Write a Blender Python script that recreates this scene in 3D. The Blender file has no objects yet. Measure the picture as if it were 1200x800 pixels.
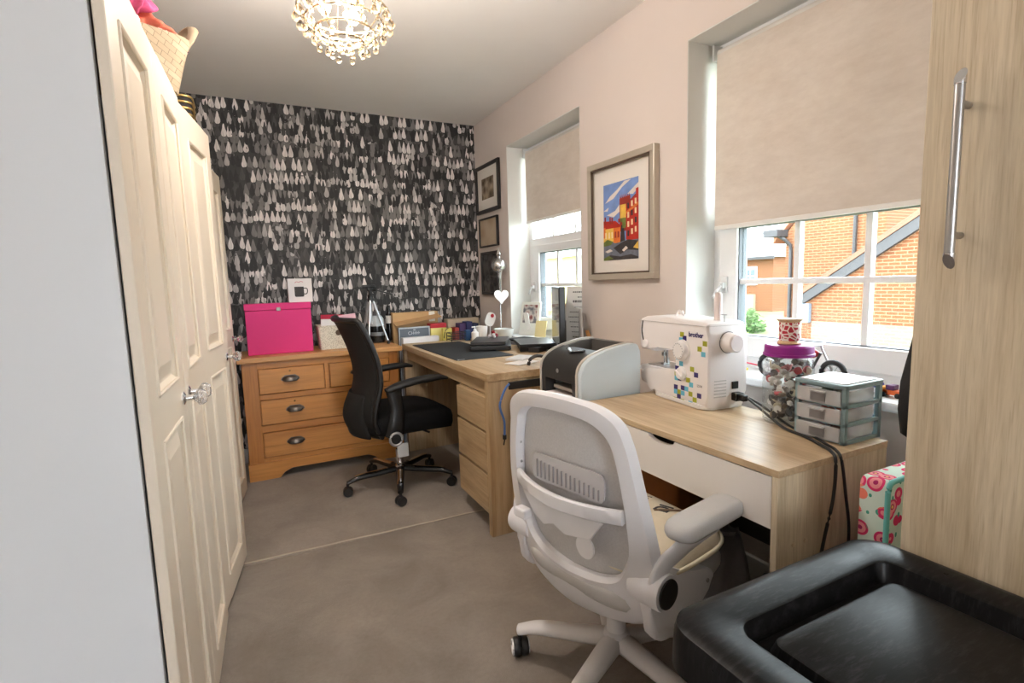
import bpy, bmesh, math, random
from mathutils import Vector, Matrix
R = math.radians
random.seed(7)
scene = bpy.context.scene
COL = scene.collection

# ------------------------------------------------------------------ camera
CAMH = 1.18
def make_camera():
    yaw, p, r = R(26.4387), R(-6.5763), R(-1.7083)
    f = Vector((math.sin(yaw)*math.cos(p), math.cos(yaw)*math.cos(p), math.sin(p)))
    rt = Vector((math.cos(yaw), -math.sin(yaw), 0)); up = rt.cross(f)
    rt2 = math.cos(r)*rt + math.sin(r)*up; up2 = -math.sin(r)*rt + math.cos(r)*up
    cam = bpy.data.cameras.new('camera'); o = bpy.data.objects.new('camera', cam); COL.objects.link(o)
    m = Matrix.Identity(4)
    for i in range(3):
        m[i][0] = rt2[i]; m[i][1] = up2[i]; m[i][2] = -f[i]
    m[0][3], m[1][3], m[2][3] = 0, 0, CAMH
    o.matrix_world = m
    cam.sensor_width = 36; cam.lens = 36*608.926/1200; cam.clip_start = .02; cam.clip_end = 500
    scene.camera = o
make_camera()

# ------------------------------------------------------------------ world, sun, exposure
wd = bpy.data.worlds.new('sky'); scene.world = wd; wd.use_nodes = True
bg = wd.node_tree.nodes['Background']
bg.inputs['Color'].default_value = (.90, .95, 1, 1); bg.inputs['Strength'].default_value = 10.0
sun = bpy.data.lights.new('sun', 'SUN'); sun.energy = .6; sun.angle = R(6); sun.color = (1, .95, .86)
so = bpy.data.objects.new('sun', sun); COL.objects.link(so); so.location = (-5, 3, 8)
so.rotation_euler = Vector((.80, -.18, -.62)).to_track_quat('-Z', 'Y').to_euler()
vs = scene.view_settings
vs.view_transform = 'Standard'; vs.look = 'None'; vs.gamma = 1; vs.use_curve_mapping = False
vs.exposure = 0.66

# ------------------------------------------------------------------ materials
def lin(c):
    out = []
    for v in c[:3]:
        v = v/255
        out.append(v/12.92 if v <= .04045 else ((v+.055)/1.055)**2.4)
    return (*out, 1)
MATS = {}
class NT:
    def __init__(s, name):
        s.m = bpy.data.materials.new(name); s.m.use_nodes = True
        s.t = s.m.node_tree; s.n = s.t.nodes; s.l = s.t.links
        s.b = s.n['Principled BSDF']; s.out = s.n['Material Output']
    def node(s, typ, **kw):
        n = s.n.new(typ)
        for k, v in kw.items(): setattr(n, k, v)
        return n
    def put(s, sock, v):
        if isinstance(v, bpy.types.NodeSocket): s.l.new(v, sock)
        else: sock.default_value = v
    def math(s, op, a, b=0.0, c=None):
        n = s.node('ShaderNodeMath', operation=op); s.put(n.inputs[0], a); s.put(n.inputs[1], b)
        if c is not None: s.put(n.inputs[2], c)
        return n.outputs[0]
    def mix(s, f, a, b, blend='MIX'):
        n = s.node('ShaderNodeMix', data_type='RGBA', blend_type=blend)
        s.put(n.inputs[0], f); s.put(n.inputs[6], a); s.put(n.inputs[7], b); return n.outputs[2]
    def coord(s, which='Object', scale=(1, 1, 1), loc=(0, 0, 0), rot=(0, 0, 0)):
        t = s.node('ShaderNodeTexCoord'); mp = s.node('ShaderNodeMapping')
        mp.inputs['Scale'].default_value = scale; mp.inputs['Location'].default_value = loc; mp.inputs['Rotation'].default_value = rot
        s.l.new(t.outputs[which], mp.inputs[0]); return mp.outputs[0]
    def noise(s, vec, scale, detail=3, rough=.55, out=0, dist=0):
        n = s.node('ShaderNodeTexNoise'); s.l.new(vec, n.inputs['Vector'])
        n.inputs['Scale'].default_value = scale; n.inputs['Detail'].default_value = detail
        n.inputs['Roughness'].default_value = rough; n.inputs['Distortion'].default_value = dist
        return n.outputs[out]
    def ramp(s, f, stops, interp='LINEAR'):
        n = s.node('ShaderNodeValToRGB'); s.put(n.inputs[0], f); cr = n.color_ramp; cr.interpolation = interp
        while len(cr.elements) < len(stops): cr.elements.new(.5)
        for e, (p, c) in zip(cr.elements, stops): e.position = p; e.color = c
        return n.outputs[0]
    def bump(s, h, strength, dist=.01):
        n = s.node('ShaderNodeBump'); n.inputs['Strength'].default_value = strength; n.inputs['Distance'].default_value = dist
        s.l.new(h, n.inputs['Height']); s.l.new(n.outputs[0], s.b.inputs['Normal'])
    def val(s, k, v): s.put(s.b.inputs[k], v)

def M(name, rgb=(200, 200, 200), rough=.5, metal=0, var=.06, vscale=6, bump=0, bscale=200, spec=.5, coat=0, emit=None, estr=0, sub=0):
    """plain procedural material with gentle mottling and optional fine relief"""
    if name in MATS: return MATS[name]
    t = NT(name); c = lin(rgb); v = t.coord()
    if var:
        nz = t.noise(v, vscale, 4)
        a = tuple(x*(1-var) for x in c[:3])+(1,); b = tuple(min(1, x*(1+var)) for x in c[:3])+(1,)
        t.val('Base Color', t.ramp(nz, [(.3, a), (.7, b)]))
    else: t.val('Base Color', c)
    t.val('Roughness', rough); t.val('Metallic', metal); t.val('Specular IOR Level', spec); t.val('Coat Weight', coat)
    if bump: t.bump(t.noise(v, bscale, 2), bump, .002)
    if emit: t.val('Emission Color', lin(emit)); t.val('Emission Strength', estr)
    MATS[name] = t.m; return t.m

def wood(name, c1, c2, c3=None, axis='x', rough=.45, fine=60, ring=9, knots=False, dist=1.2):
    """grain running along `axis` in object space"""
    if name in MATS: return MATS[name]
    t = NT(name)
    st = {'x': (.06, 1, 1), 'y': (1, .06, 1), 'z': (1, 1, .06)}[axis]
    v = t.coord(scale=st)
    big = t.noise(v, ring, 3, .6, dist=dist); fin = t.noise(v, fine, 4, .65)
    pore = t.noise(t.coord(scale=tuple(x*.6 if x < 1 else x for x in st)), fine*3.2, 2)
    base = t.ramp(big, [(.25, lin(c1)), (.5, lin(c2)), (.72, lin(c3 or c1))])
    f2 = t.ramp(fin, [(.3, (.74, .70, .66, 1)), (.6, (1, 1, 1, 1))])
    col = t.mix(.8, base, f2, 'MULTIPLY')
    p2 = t.ramp(pore, [(.33, (.72, .66, .6, 1)), (.45, (1, 1, 1, 1))])
    col = t.mix(.45, col, p2, 'MULTIPLY')
    if knots:
        vo = t.node('ShaderNodeTexVoronoi'); t.l.new(t.coord(scale=tuple(2.2 if x < 1 else 5.5 for x in st)), vo.inputs['Vector']); vo.inputs['Scale'].default_value = 1.0
        k = t.ramp(vo.outputs['Distance'], [(.04, (.30, .13, .05, 1)), (.085, (1, 1, 1, 1))])
        col = t.mix(.85, col, k, 'MULTIPLY')
    t.val('Base Color', col); t.val('Roughness', rough)
    t.bump(fin, .12, .002)
    MATS[name] = t.m; return t.m

def clear(name, rgb=(245, 250, 250), amount=.9, rough=.03, body=None):
    """see-through pane or plastic: transparent, with a little gloss and optional milky body"""
    if name in MATS: return MATS[name]
    t = NT(name); t.n.remove(t.b)
    tr = t.node('ShaderNodeBsdfTransparent'); tr.inputs[0].default_value = lin(rgb)
    gl = t.node('ShaderNodeBsdfGlossy'); gl.inputs['Roughness'].default_value = rough
    lw = t.node('ShaderNodeLayerWeight'); lw.inputs[0].default_value = .5
    fc = t.math('ADD', .025, t.math('MULTIPLY', t.math('POWER', lw.outputs['Facing'], 5.0), .6))
    mx = t.node('ShaderNodeMixShader'); t.l.new(fc, mx.inputs[0]); t.l.new(tr.outputs[0], mx.inputs[1]); t.l.new(gl.outputs[0], mx.inputs[2])
    res = mx.outputs[0]
    if body:
        df = t.node('ShaderNodeBsdfDiffuse'); df.inputs[0].default_value = lin(body)
        nz = t.ramp(t.noise(t.coord(), 9, 2), [(.3, (1-amount-.06,)*3+(1,)), (.7, (1-amount+.06,)*3+(1,))])
        m2 = t.node('ShaderNodeMixShader'); t.l.new(nz, m2.inputs[0]); t.l.new(res, m2.inputs[1]); t.l.new(df.outputs[0], m2.inputs[2]); res = m2.outputs[0]
    t.l.new(res, t.out.inputs[0]); MATS[name] = t.m; return t.m

def blind_mat():
    t = NT('blind_fabric'); v = t.coord(scale=(1, .35, 1))
    nz = t.noise(v, 34, 5, .7); big = t.noise(t.coord(scale=(1, .5, 1)), 8, 4)
    c = t.mix(.5, t.ramp(nz, [(.3, lin((214, 202, 190))), (.7, lin((236, 227, 217)))]), t.ramp(big, [(.3, lin((216, 204, 192))), (.7, lin((234, 225, 215)))]))
    t.val('Base Color', c); t.val('Roughness', .85); t.bump(nz, .15, .002)
    tl = t.node('ShaderNodeBsdfTranslucent'); t.l.new(c, tl.inputs[0])
    mx = t.node('ShaderNodeMixShader'); mx.inputs[0].default_value = .05
    t.l.new(t.b.outputs[0], mx.inputs[1]); t.l.new(tl.outputs[0], mx.inputs[2]); t.l.new(mx.outputs[0], t.out.inputs[0])
    return t.m

def carpet_mat(name, c1, c2):
    t = NT(name); v = t.coord()
    big = t.noise(v, 3.2, 5, .6, dist=.6); pile = t.noise(v, 420, 2, .7); tuft = t.noise(v, 70, 3, .7)
    a = t.ramp(big, [(.3, lin(c1)), (.7, lin(c2))])
    b = t.mix(.55, a, t.ramp(pile, [(.25, (.55, .53, .5, 1)), (.7, (1.1, 1.1, 1.1, 1))]), 'MULTIPLY')
    b = t.mix(.35, b, t.ramp(tuft, [(.3, (.72, .7, .68, 1)), (.65, (1.05, 1.05, 1.05, 1))]), 'MULTIPLY')
    t.val('Base Color', b); t.val('Roughness', .95); t.val('Specular IOR Level', .1); t.val('Sheen Weight', .25)
    t.bump(pile, .6, .006); return t.m

def wallpaper_mat():
    """hand-painted rows of teardrop brush strokes in greys on charcoal (flat print)"""
    t = NT('wallpaper'); v = t.coord(); sp = t.node('ShaderNodeSeparateXYZ'); t.l.new(v, sp.inputs[0])
    wob = t.noise(v, 22, 2); wob2 = t.noise(v, 9, 2)
    x0 = t.math('ADD', sp.outputs[0], t.math('MULTIPLY', t.math('SUBTRACT', wob, .5), .010))
    z0 = t.math('ADD', sp.outputs[2], t.math('MULTIPLY', t.math('SUBTRACT', wob2, .5), .035))
    def layer(cw, ch, ox, oz, stops, seed):
        zz = t.math('DIVIDE', t.math('ADD', z0, oz), ch); row = t.math('FLOOR', zz); fv = t.math('FRACT', zz)
        wn = t.node('ShaderNodeTexWhiteNoise', noise_dimensions='1D'); t.put(wn.inputs['W'], t.math('ADD', row, seed))
        xx = t.math('ADD', t.math('DIVIDE', t.math('ADD', x0, ox), cw), t.math('MULTIPLY', wn.outputs[0], 5.0))
        col = t.math('FLOOR', xx); fu = t.math('FRACT', xx)
        cm = t.node('ShaderNodeCombineXYZ'); t.put(cm.inputs[0], col); t.put(cm.inputs[1], row); t.put(cm.inputs[2], seed)
        w2 = t.node('ShaderNodeTexWhiteNoise', noise_dimensions='3D'); t.l.new(cm.outputs[0], w2.inputs[0])
        rs = t.node('ShaderNodeSeparateColor'); t.l.new(w2.outputs['Color'], rs.inputs[0])
        # each stroke starts a little higher or lower
        fvv = t.math('ADD', fv, t.math('MULTIPLY', t.math('SUBTRACT', rs.outputs[1], .5), .22))
        cv = t.node('ShaderNodeFloatCurve'); t.put(cv.inputs['Value'], fvv); c = cv.mapping.curves[0]
        pts = [(0, 0), (.05, 0), (.08, .24), (.16, .42), (.30, .47), (.58, .30), (.90, .09), (.96, 0), (1, 0)]
        while len(c.points) < len(pts): c.points.new(.5, .5)
        for p, q in zip(c.points, pts): p.location = q
        cv.mapping.update()
        d = t.math('ABSOLUTE', t.math('SUBTRACT', fu, t.math('ADD', .5, t.math('MULTIPLY', t.math('SUBTRACT', rs.outputs[2], .5), .12))))
        inside = t.math('LESS_THAN', d, cv.outputs[0])
        edge = t.math('DIVIDE', d, t.math('MAXIMUM', cv.outputs[0], .02))
        tone = t.ramp(rs.outputs[0], stops, 'CONSTANT')
        return inside, tone, edge, fvv
    g = lambda k: (k*1.09, k, k*.955, 1)
    base = t.ramp(t.noise(t.coord(scale=(1, 1, .3)), 28, 3), [(.35, g(.014)), (.65, g(.036))])
    i0, t0, e0, f0 = layer(.060, .094, .02, .05, [(0, g(.03)), (.35, g(.07)), (.75, g(.14))], 3.0)
    col = t.mix(i0, base, t0)
    i1, t1, e1, f1 = layer(.0335, .0895, 0, 0, [(0, g(.016)), (.22, g(.06)), (.38, g(.19)), (.54, g(.46)), (.74, g(.78))], 11.0)
    streak = t.ramp(t.noise(t.coord(scale=(1, 1, .12)), 120, 2), [(.3, (.62, .62, .62, 1)), (.65, (1, 1, 1, 1))])
    core = t.ramp(t.math('ADD', e1, t.math('MULTIPLY', f1, .9)), [(.16, (.62, .62, .62, 1)), (.34, (1, 1, 1, 1)), (.95, (1, 1, 1, 1))])
    t1b = t.mix(1.0, t.mix(.8, t1, streak, 'MULTIPLY'), core, 'MULTIPLY')
    col = t.mix(i1, col, t1b)
    i2, t2, e2, f2 = layer(.027, .0895, .013, .046, [(0, g(.015)), (.45, g(.05)), (.66, g(.2)), (.84, g(.5))], 29.0)
    i2b = t.math('MULTIPLY', i2, t.math('GREATER_THAN', t.noise(v, 5, 1), .52))
    col = t.mix(i2b, col, t.mix(.7, t2, streak, 'MULTIPLY'))
    spk = t.node('ShaderNodeTexVoronoi'); t.l.new(v, spk.inputs[0]); spk.inputs['Scale'].default_value = 24
    col = t.mix(t.math('LESS_THAN', spk.outputs['Distance'], .05), col, g(.45))
    t.val('Base Color', col); t.val('Roughness', .6); return t.m

def brick_mat(name, c1, c2, mortar, w, h, axis='y'):
    t = NT(name); tc = t.coord(); sp = t.node('ShaderNodeSeparateXYZ'); t.l.new(tc, sp.inputs[0])
    cm = t.node('ShaderNodeCombineXYZ'); t.put(cm.inputs[0], sp.outputs[1 if axis == 'y' else 0]); t.put(cm.inputs[1], sp.outputs[2])
    b = t.node('ShaderNodeTexBrick'); t.l.new(cm.outputs[0], b.inputs['Vector'])
    b.inputs['Color1'].default_value = lin(c1); b.inputs['Color2'].default_value = lin(c2); b.inputs['Mortar'].default_value = lin(mortar)
    b.inputs['Scale'].default_value = 1; b.inputs['Brick Width'].default_value = w; b.inputs['Row Height'].default_value = h; b.inputs['Mortar Size'].default_value = h*.11
    t.val('Base Color', t.mix(.3, b.outputs[0], t.ramp(t.noise(tc, 1.3, 3), [(.3, lin(c1)), (.7, lin(c2))]))); t.val('Roughness', .9); return t.m

# ------------------------------------------------------------------ mesh building
class MB:
    def __init__(s): s.bm = bmesh.new()
    def _v(s, pts): return [s.bm.verts.new(p) for p in pts]
    def face(s, pts, mi=0):
        f = s.bm.faces.new(s._v(pts)); f.material_index = mi; return f
    def box(s, a, b, mi=0, bev=0, seg=2, mat=None):
        (x0, y0, z0), (x1, y1, z1) = a, b
        pts = [(x, y, z) for z in (z0, z1) for y in (y0, y1) for x in (x0, x1)]
        if mat is not None: pts = [mat @ Vector(p) for p in pts]
        v = s._v(pts)
        fs = [s.bm.faces.new([v[i] for i in q]) for q in ((0, 2, 3, 1), (4, 5, 7, 6), (0, 1, 5, 4), (2, 6, 7, 3), (0, 4, 6, 2), (1, 3, 7, 5))]
        for f in fs: f.material_index = mi
        if bev:
            es = list({e for f in fs for e in f.edges})
            bmesh.ops.bevel(s.bm, geom=es, offset=bev, segments=seg, profile=.5, affect='EDGES', clamp_overlap=True)
        return s
    def cbox(s, c, size, rot=None, mi=0, bev=0, seg=2):
        m = Matrix.Translation(c) @ (rot.to_4x4() if rot else Matrix.Identity(4))
        h = [k/2 for k in size]
        return s.box((-h[0], -h[1], -h[2]), (h[0], h[1], h[2]), mi, bev, seg, m)
    def loft(s, rings, closed=True, caps=True, mi=0):
        vr = [s._v(r) for r in rings]; n = len(vr[0])
        for a, b in zip(vr, vr[1:]):
            for i in range(n if closed else n-1):
                j = (i+1) % n
                s.bm.faces.new((a[i], a[j], b[j], b[i])).material_index = mi
        if caps and closed:
            s.bm.faces.new(list(reversed(vr[0]))).material_index = mi
            s.bm.faces.new(vr[-1]).material_index = mi
        return s
    def lathe(s, prof, n=24, c=(0, 0, 0), axis='z', mi=0, rot=None):
        """prof: (radius, height) list"""
        rings = []
        for r, h in prof:
            r = max(r, 1e-5); ring = []
            for i in range(n):
                a = 2*math.pi*i/n; x, y = r*math.cos(a), r*math.sin(a)
                p = {'z': (x, y, h), 'x': (h, x, y), 'y': (y, h, x)}[axis]
                p = Vector(p)
                if rot is not None: p = rot @ p
                ring.append(p+Vector(c))
            rings.append(ring)
        return s.loft(rings, mi=mi)
    def tube(s, path, r, n=8, mi=0, flat=None, up=(0, 0, 1)):
        """path of points; r a number or list; flat=(a,b) gives elliptical section"""
        P = [Vector(p) for p in path]; rings = []; U = Vector(up)
        for i, p in enumerate(P):
            d = (P[min(i+1, len(P)-1)]-P[max(i-1, 0)]).normalized()
            u = U if abs(d.dot(U)) < .95 else Vector((1, 0, 0))
            a = d.cross(u).normalized(); b = a.cross(d).normalized()
            rr = r[i] if isinstance(r, (list, tuple)) else r
            ra, rb = (rr, rr) if flat is None else (rr*flat[0], rr*flat[1])
            rings.append([p + a*ra*math.cos(2*math.pi*k/n) + b*rb*math.sin(2*math.pi*k/n) for k in range(n)])
        return s.loft(rings, mi=mi)
    def prism(s, poly, h0, h1, axis='z', mi=0, bev=0):
        """poly 2-D outline extruded along axis; axis x: poly=(y,z); y: (x,z); z: (x,y)"""
        def f(p, h): return {'z': (p[0], p[1], h), 'y': (p[0], h, p[1]), 'x': (h, p[0], p[1])}[axis]
        a = s._v([f(p, h0) for p in poly]); b = s._v([f(p, h1) for p in poly]); n = len(poly); fs = []
        for i in range(n): fs.append(s.bm.faces.new((a[i], a[(i+1) % n], b[(i+1) % n], b[i])))
        fs += [s.bm.faces.new(list(reversed(a))), s.bm.faces.new(b)]
        for q in fs: q.material_index = mi
        if bev:
            es = list({e for q in fs[-2:] for e in q.edges})
            bmesh.ops.bevel(s.bm, geom=es, offset=bev, segments=2, profile=.5, affect='EDGES', clamp_overlap=True)
        return s
    def sphere(s, c, r, sub=2, scale=(1, 1, 1), mi=0):
        g = bmesh.ops.create_icosphere(s.bm, subdivisions=sub, radius=1)
        for v in g['verts']: v.co = Vector((v.co.x*r*scale[0]+c[0], v.co.y*r*scale[1]+c[1], v.co.z*r*scale[2]+c[2]))
        for v in g['verts']:
            for f in v.link_faces: f.material_index = mi
        return s
    def grid(s, fn, nu, nv, mi=0, thick=0):
        vs = [[s.bm.verts.new(fn(i/nu, j/nv)) for j in range(nv+1)] for i in range(nu+1)]
        for i in range(nu):
            for j in range(nv): s.bm.faces.new((vs[i][j], vs[i+1][j], vs[i+1][j+1], vs[i][j+1])).material_index = mi
        return s
    def build(s, name, mats, parent=None, smooth=None, sub=0, solid=0, world=False):
        bmesh.ops.recalc_face_normals(s.bm, faces=s.bm.faces[:])
        me = bpy.data.meshes.new(name); s.bm.to_mesh(me); s.bm.free()
        return link(name, me, mats, parent, smooth, sub, solid, world)
def link(name, me, mats, parent=None, smooth=None, sub=0, solid=0, world=False):
    for m in (mats if isinstance(mats, (list, tuple)) else [mats]): me.materials.append(m)
    o = bpy.data.objects.new(name, me); COL.objects.link(o)
    if parent: o.parent = parent
    if world and parent:
        l = parent.location
        q = parent
        tot = Vector((0, 0, 0))
        while q: tot += q.location; q = q.parent
        o.location = -tot
    if smooth is not None:
        me.shade_smooth()
        if smooth < 180:
            try: me.set_sharp_from_angle(angle=R(smooth))
            except Exception: pass
    if solid:
        m = o.modifiers.new('solid', 'SOLIDIFY'); m.thickness = solid; m.offset = 0
    if sub:
        m = o.modifiers.new('sub', 'SUBSURF'); m.levels = sub; m.render_levels = sub
    return o
def tag(o, label=None, cat=None, group=None, kind=None):
    if label: o['label'] = label
    if cat: o['category'] = cat
    if group: o['group'] = group
    if kind: o['kind'] = kind
    return o
def thing(name, label, cat, loc=(0, 0, 0), rz=0, group=None):
    o = bpy.data.objects.new(name, None); COL.objects.link(o); o.location = loc; o.rotation_euler = (0, 0, rz)
    o.empty_display_size = .05
    return tag(o, label, cat, group)
def struct(o): o['kind'] = 'structure'; return o
def box(name, a, b, m, parent=None, bev=.002, world=False, seg=1, smooth=None):
    return MB().box(a, b, 0, bev, seg).build(name, m, parent, smooth, world=world)
def text(name, s, size, m, parent, matrix, depth=.0004, bold=0, align='CENTER'):
    cu = bpy.data.curves.new(name, 'FONT'); cu.body = s; cu.size = size; cu.extrude = depth; cu.align_x = align; cu.align_y = 'CENTER'; cu.offset = bold
    o = bpy.data.objects.new(name, cu); COL.objects.link(o)
    dg = bpy.context.evaluated_depsgraph_get(); me = bpy.data.meshes.new_from_object(o.evaluated_get(dg))
    bpy.data.objects.remove(o); bpy.data.curves.remove(cu)
    me.transform(matrix); me.name = name
    return link(name, me, m, parent)
def rr(w, h, r, n=5, cx=0, cy=0):
    """rounded rectangle outline"""
    out = []
    for sx, sy, a0 in ((1, 1, 0), (-1, 1, 90), (-1, -1, 180), (1, -1, 270)):
        for k in range(n+1):
            a = R(a0+90*k/n); out.append((cx+sx*(w/2-r)+r*math.cos(a), cy+sy*(h/2-r)+r*math.sin(a)))
    return out
def smoothpath(pts, n=6):
    """Catmull-Rom through points"""
    P = [Vector(p) for p in pts]; P = [P[0]*2-P[1]]+P+[P[-1]*2-P[-2]]; out = []
    for i in range(1, len(P)-2):
        for k in range(n):
            t = k/n; a, b, c, d = P[i-1:i+3]
            out.append(.5*((2*b)+(c-a)*t+(2*a-5*b+4*c-d)*t*t+(3*b-a-3*c+d)*t**3))
    out.append(P[-2]); return out

# shared materials
WHITE = M('white_plastic', (236, 236, 238), .35, var=.02)
UPVC = M('window_white', (240, 241, 242), .3, var=.02)
CHROME = M('chrome', (215, 215, 218), .12, 1, var=.03)
STEEL = M('brushed_steel', (176, 176, 176), .32, 1, var=.05)
BLACKP = M('black_plastic', (24, 24, 25), .42, var=.12)
PAPER = M('white_paper', (238, 236, 232), .8, var=.02)
OAKX = wood('pale_oak_x', (176, 147, 110), (197, 170, 133), (206, 184, 150), 'x')
OAKY = wood('pale_oak_y', (176, 147, 110), (197, 170, 133), (206, 184, 150), 'y')
OAKZ = wood('pale_oak_z', (176, 147, 110), (197, 170, 133), (206, 184, 150), 'z')
SONY = wood('sonoma_oak_y', (182, 155, 120), (203, 178, 143), (213, 192, 160), 'y', rough=.4, fine=80)
SONZ = wood('sonoma_oak_z', (178, 158, 128), (213, 197, 170), (198, 180, 151), 'z', fine=90, ring=8, dist=2.2)
GLASS = clear('window_glass')
# ================================================================== the room
XR, YB, ZC, XL, YN = 1.664, 3.91, 2.40, -.76, -2.9
WALLP = M('wall_paint', (224, 213, 206), .85, var=.02, vscale=2, bump=.05, bscale=300)
CEILP = M('ceiling_paint', (240, 237, 233), .9, var=.02, vscale=2)
REVEAL = M('reveal_paint', (226, 226, 222), .7, var=.015)
WIN = {1: (2.445, 3.35, .80, 2.113), 2: (.60, 1.665, .80, 2.131)}   # y0, y1, z0, z1

fl = struct(MB().box((XL-.2, YN, -.12), (XR+.3, YB+.2, -.012)).build('floor', M('subfloor', (120, 110, 100), .9)))
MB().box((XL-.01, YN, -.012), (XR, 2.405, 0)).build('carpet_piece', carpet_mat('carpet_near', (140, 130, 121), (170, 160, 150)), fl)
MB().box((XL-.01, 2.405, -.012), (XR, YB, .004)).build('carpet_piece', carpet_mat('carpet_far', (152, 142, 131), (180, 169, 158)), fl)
b = MB(); n = 24
for i in range(n):
    x0 = -.30+i*1.62/n; x1 = x0+1.62/n
    y0 = 2.428-.030*(x0+.1)+.002*math.sin(x0*23); y1 = 2.428-.030*(x1+.1)+.002*math.sin(x1*23)
    b.face([(x0, y0-.004, .0055), (x1, y1-.004, .0055), (x1, y1+.004, .0055), (x0, y0+.004, .0055)])
struct(b.build('trim_1', M('carpet_joint', (196, 184, 168), .8), solid=.003))

struct(MB().box((XL-.2, YN, ZC), (XR+.3, YB+.2, ZC+.2)).build('ceiling', CEILP))
struct(MB().box((XL-.2, YB, 0), (XR+.3, YB+.2, ZC)).build('wall_back', wallpaper_mat()))
struct(MB().box((XL-.2, YN, 0), (XL, YB, ZC)).build('wall_left', WALLP))
DRX0, DRX1, DRZ = -.26, .44, 2.0        # unseen doorway behind the viewer, added and sized to let sky in as fill
b = MB(); b.box((XL, YN-.1, 0), (DRX0, YN, ZC)); b.box((DRX1, YN-.1, 0), (XR+.235, YN, ZC)); b.box((DRX0, YN-.1, DRZ), (DRX1, YN, ZC))
struct(b.build('wall_near', WALLP))
b = MB(); ys = [YN, WIN[2][0], WIN[2][1], WIN[1][0], WIN[1][1], YB]
for i in range(5):
    y0, y1 = ys[i], ys[i+1]
    if i in (1, 3):
        w = WIN[2 if i == 1 else 1]
        b.box((XR, y0, 0), (XR+.235, y1, w[2]-.03)); b.box((XR, y0, w[3]), (XR+.235, y1, ZC))
    else: b.box((XR, y0, 0), (XR+.235, y1, ZC))
struct(b.build('wall_right', WALLP))
struct(MB().box((XL, YB-.016, 0), (XR, YB, .10), bev=.004).build('baseboard_back', REVEAL))
struct(MB().box((XR-.016, YN, 0), (XR, YB-.016, .10), bev=.004).build('baseboard_right', REVEAL))

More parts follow.
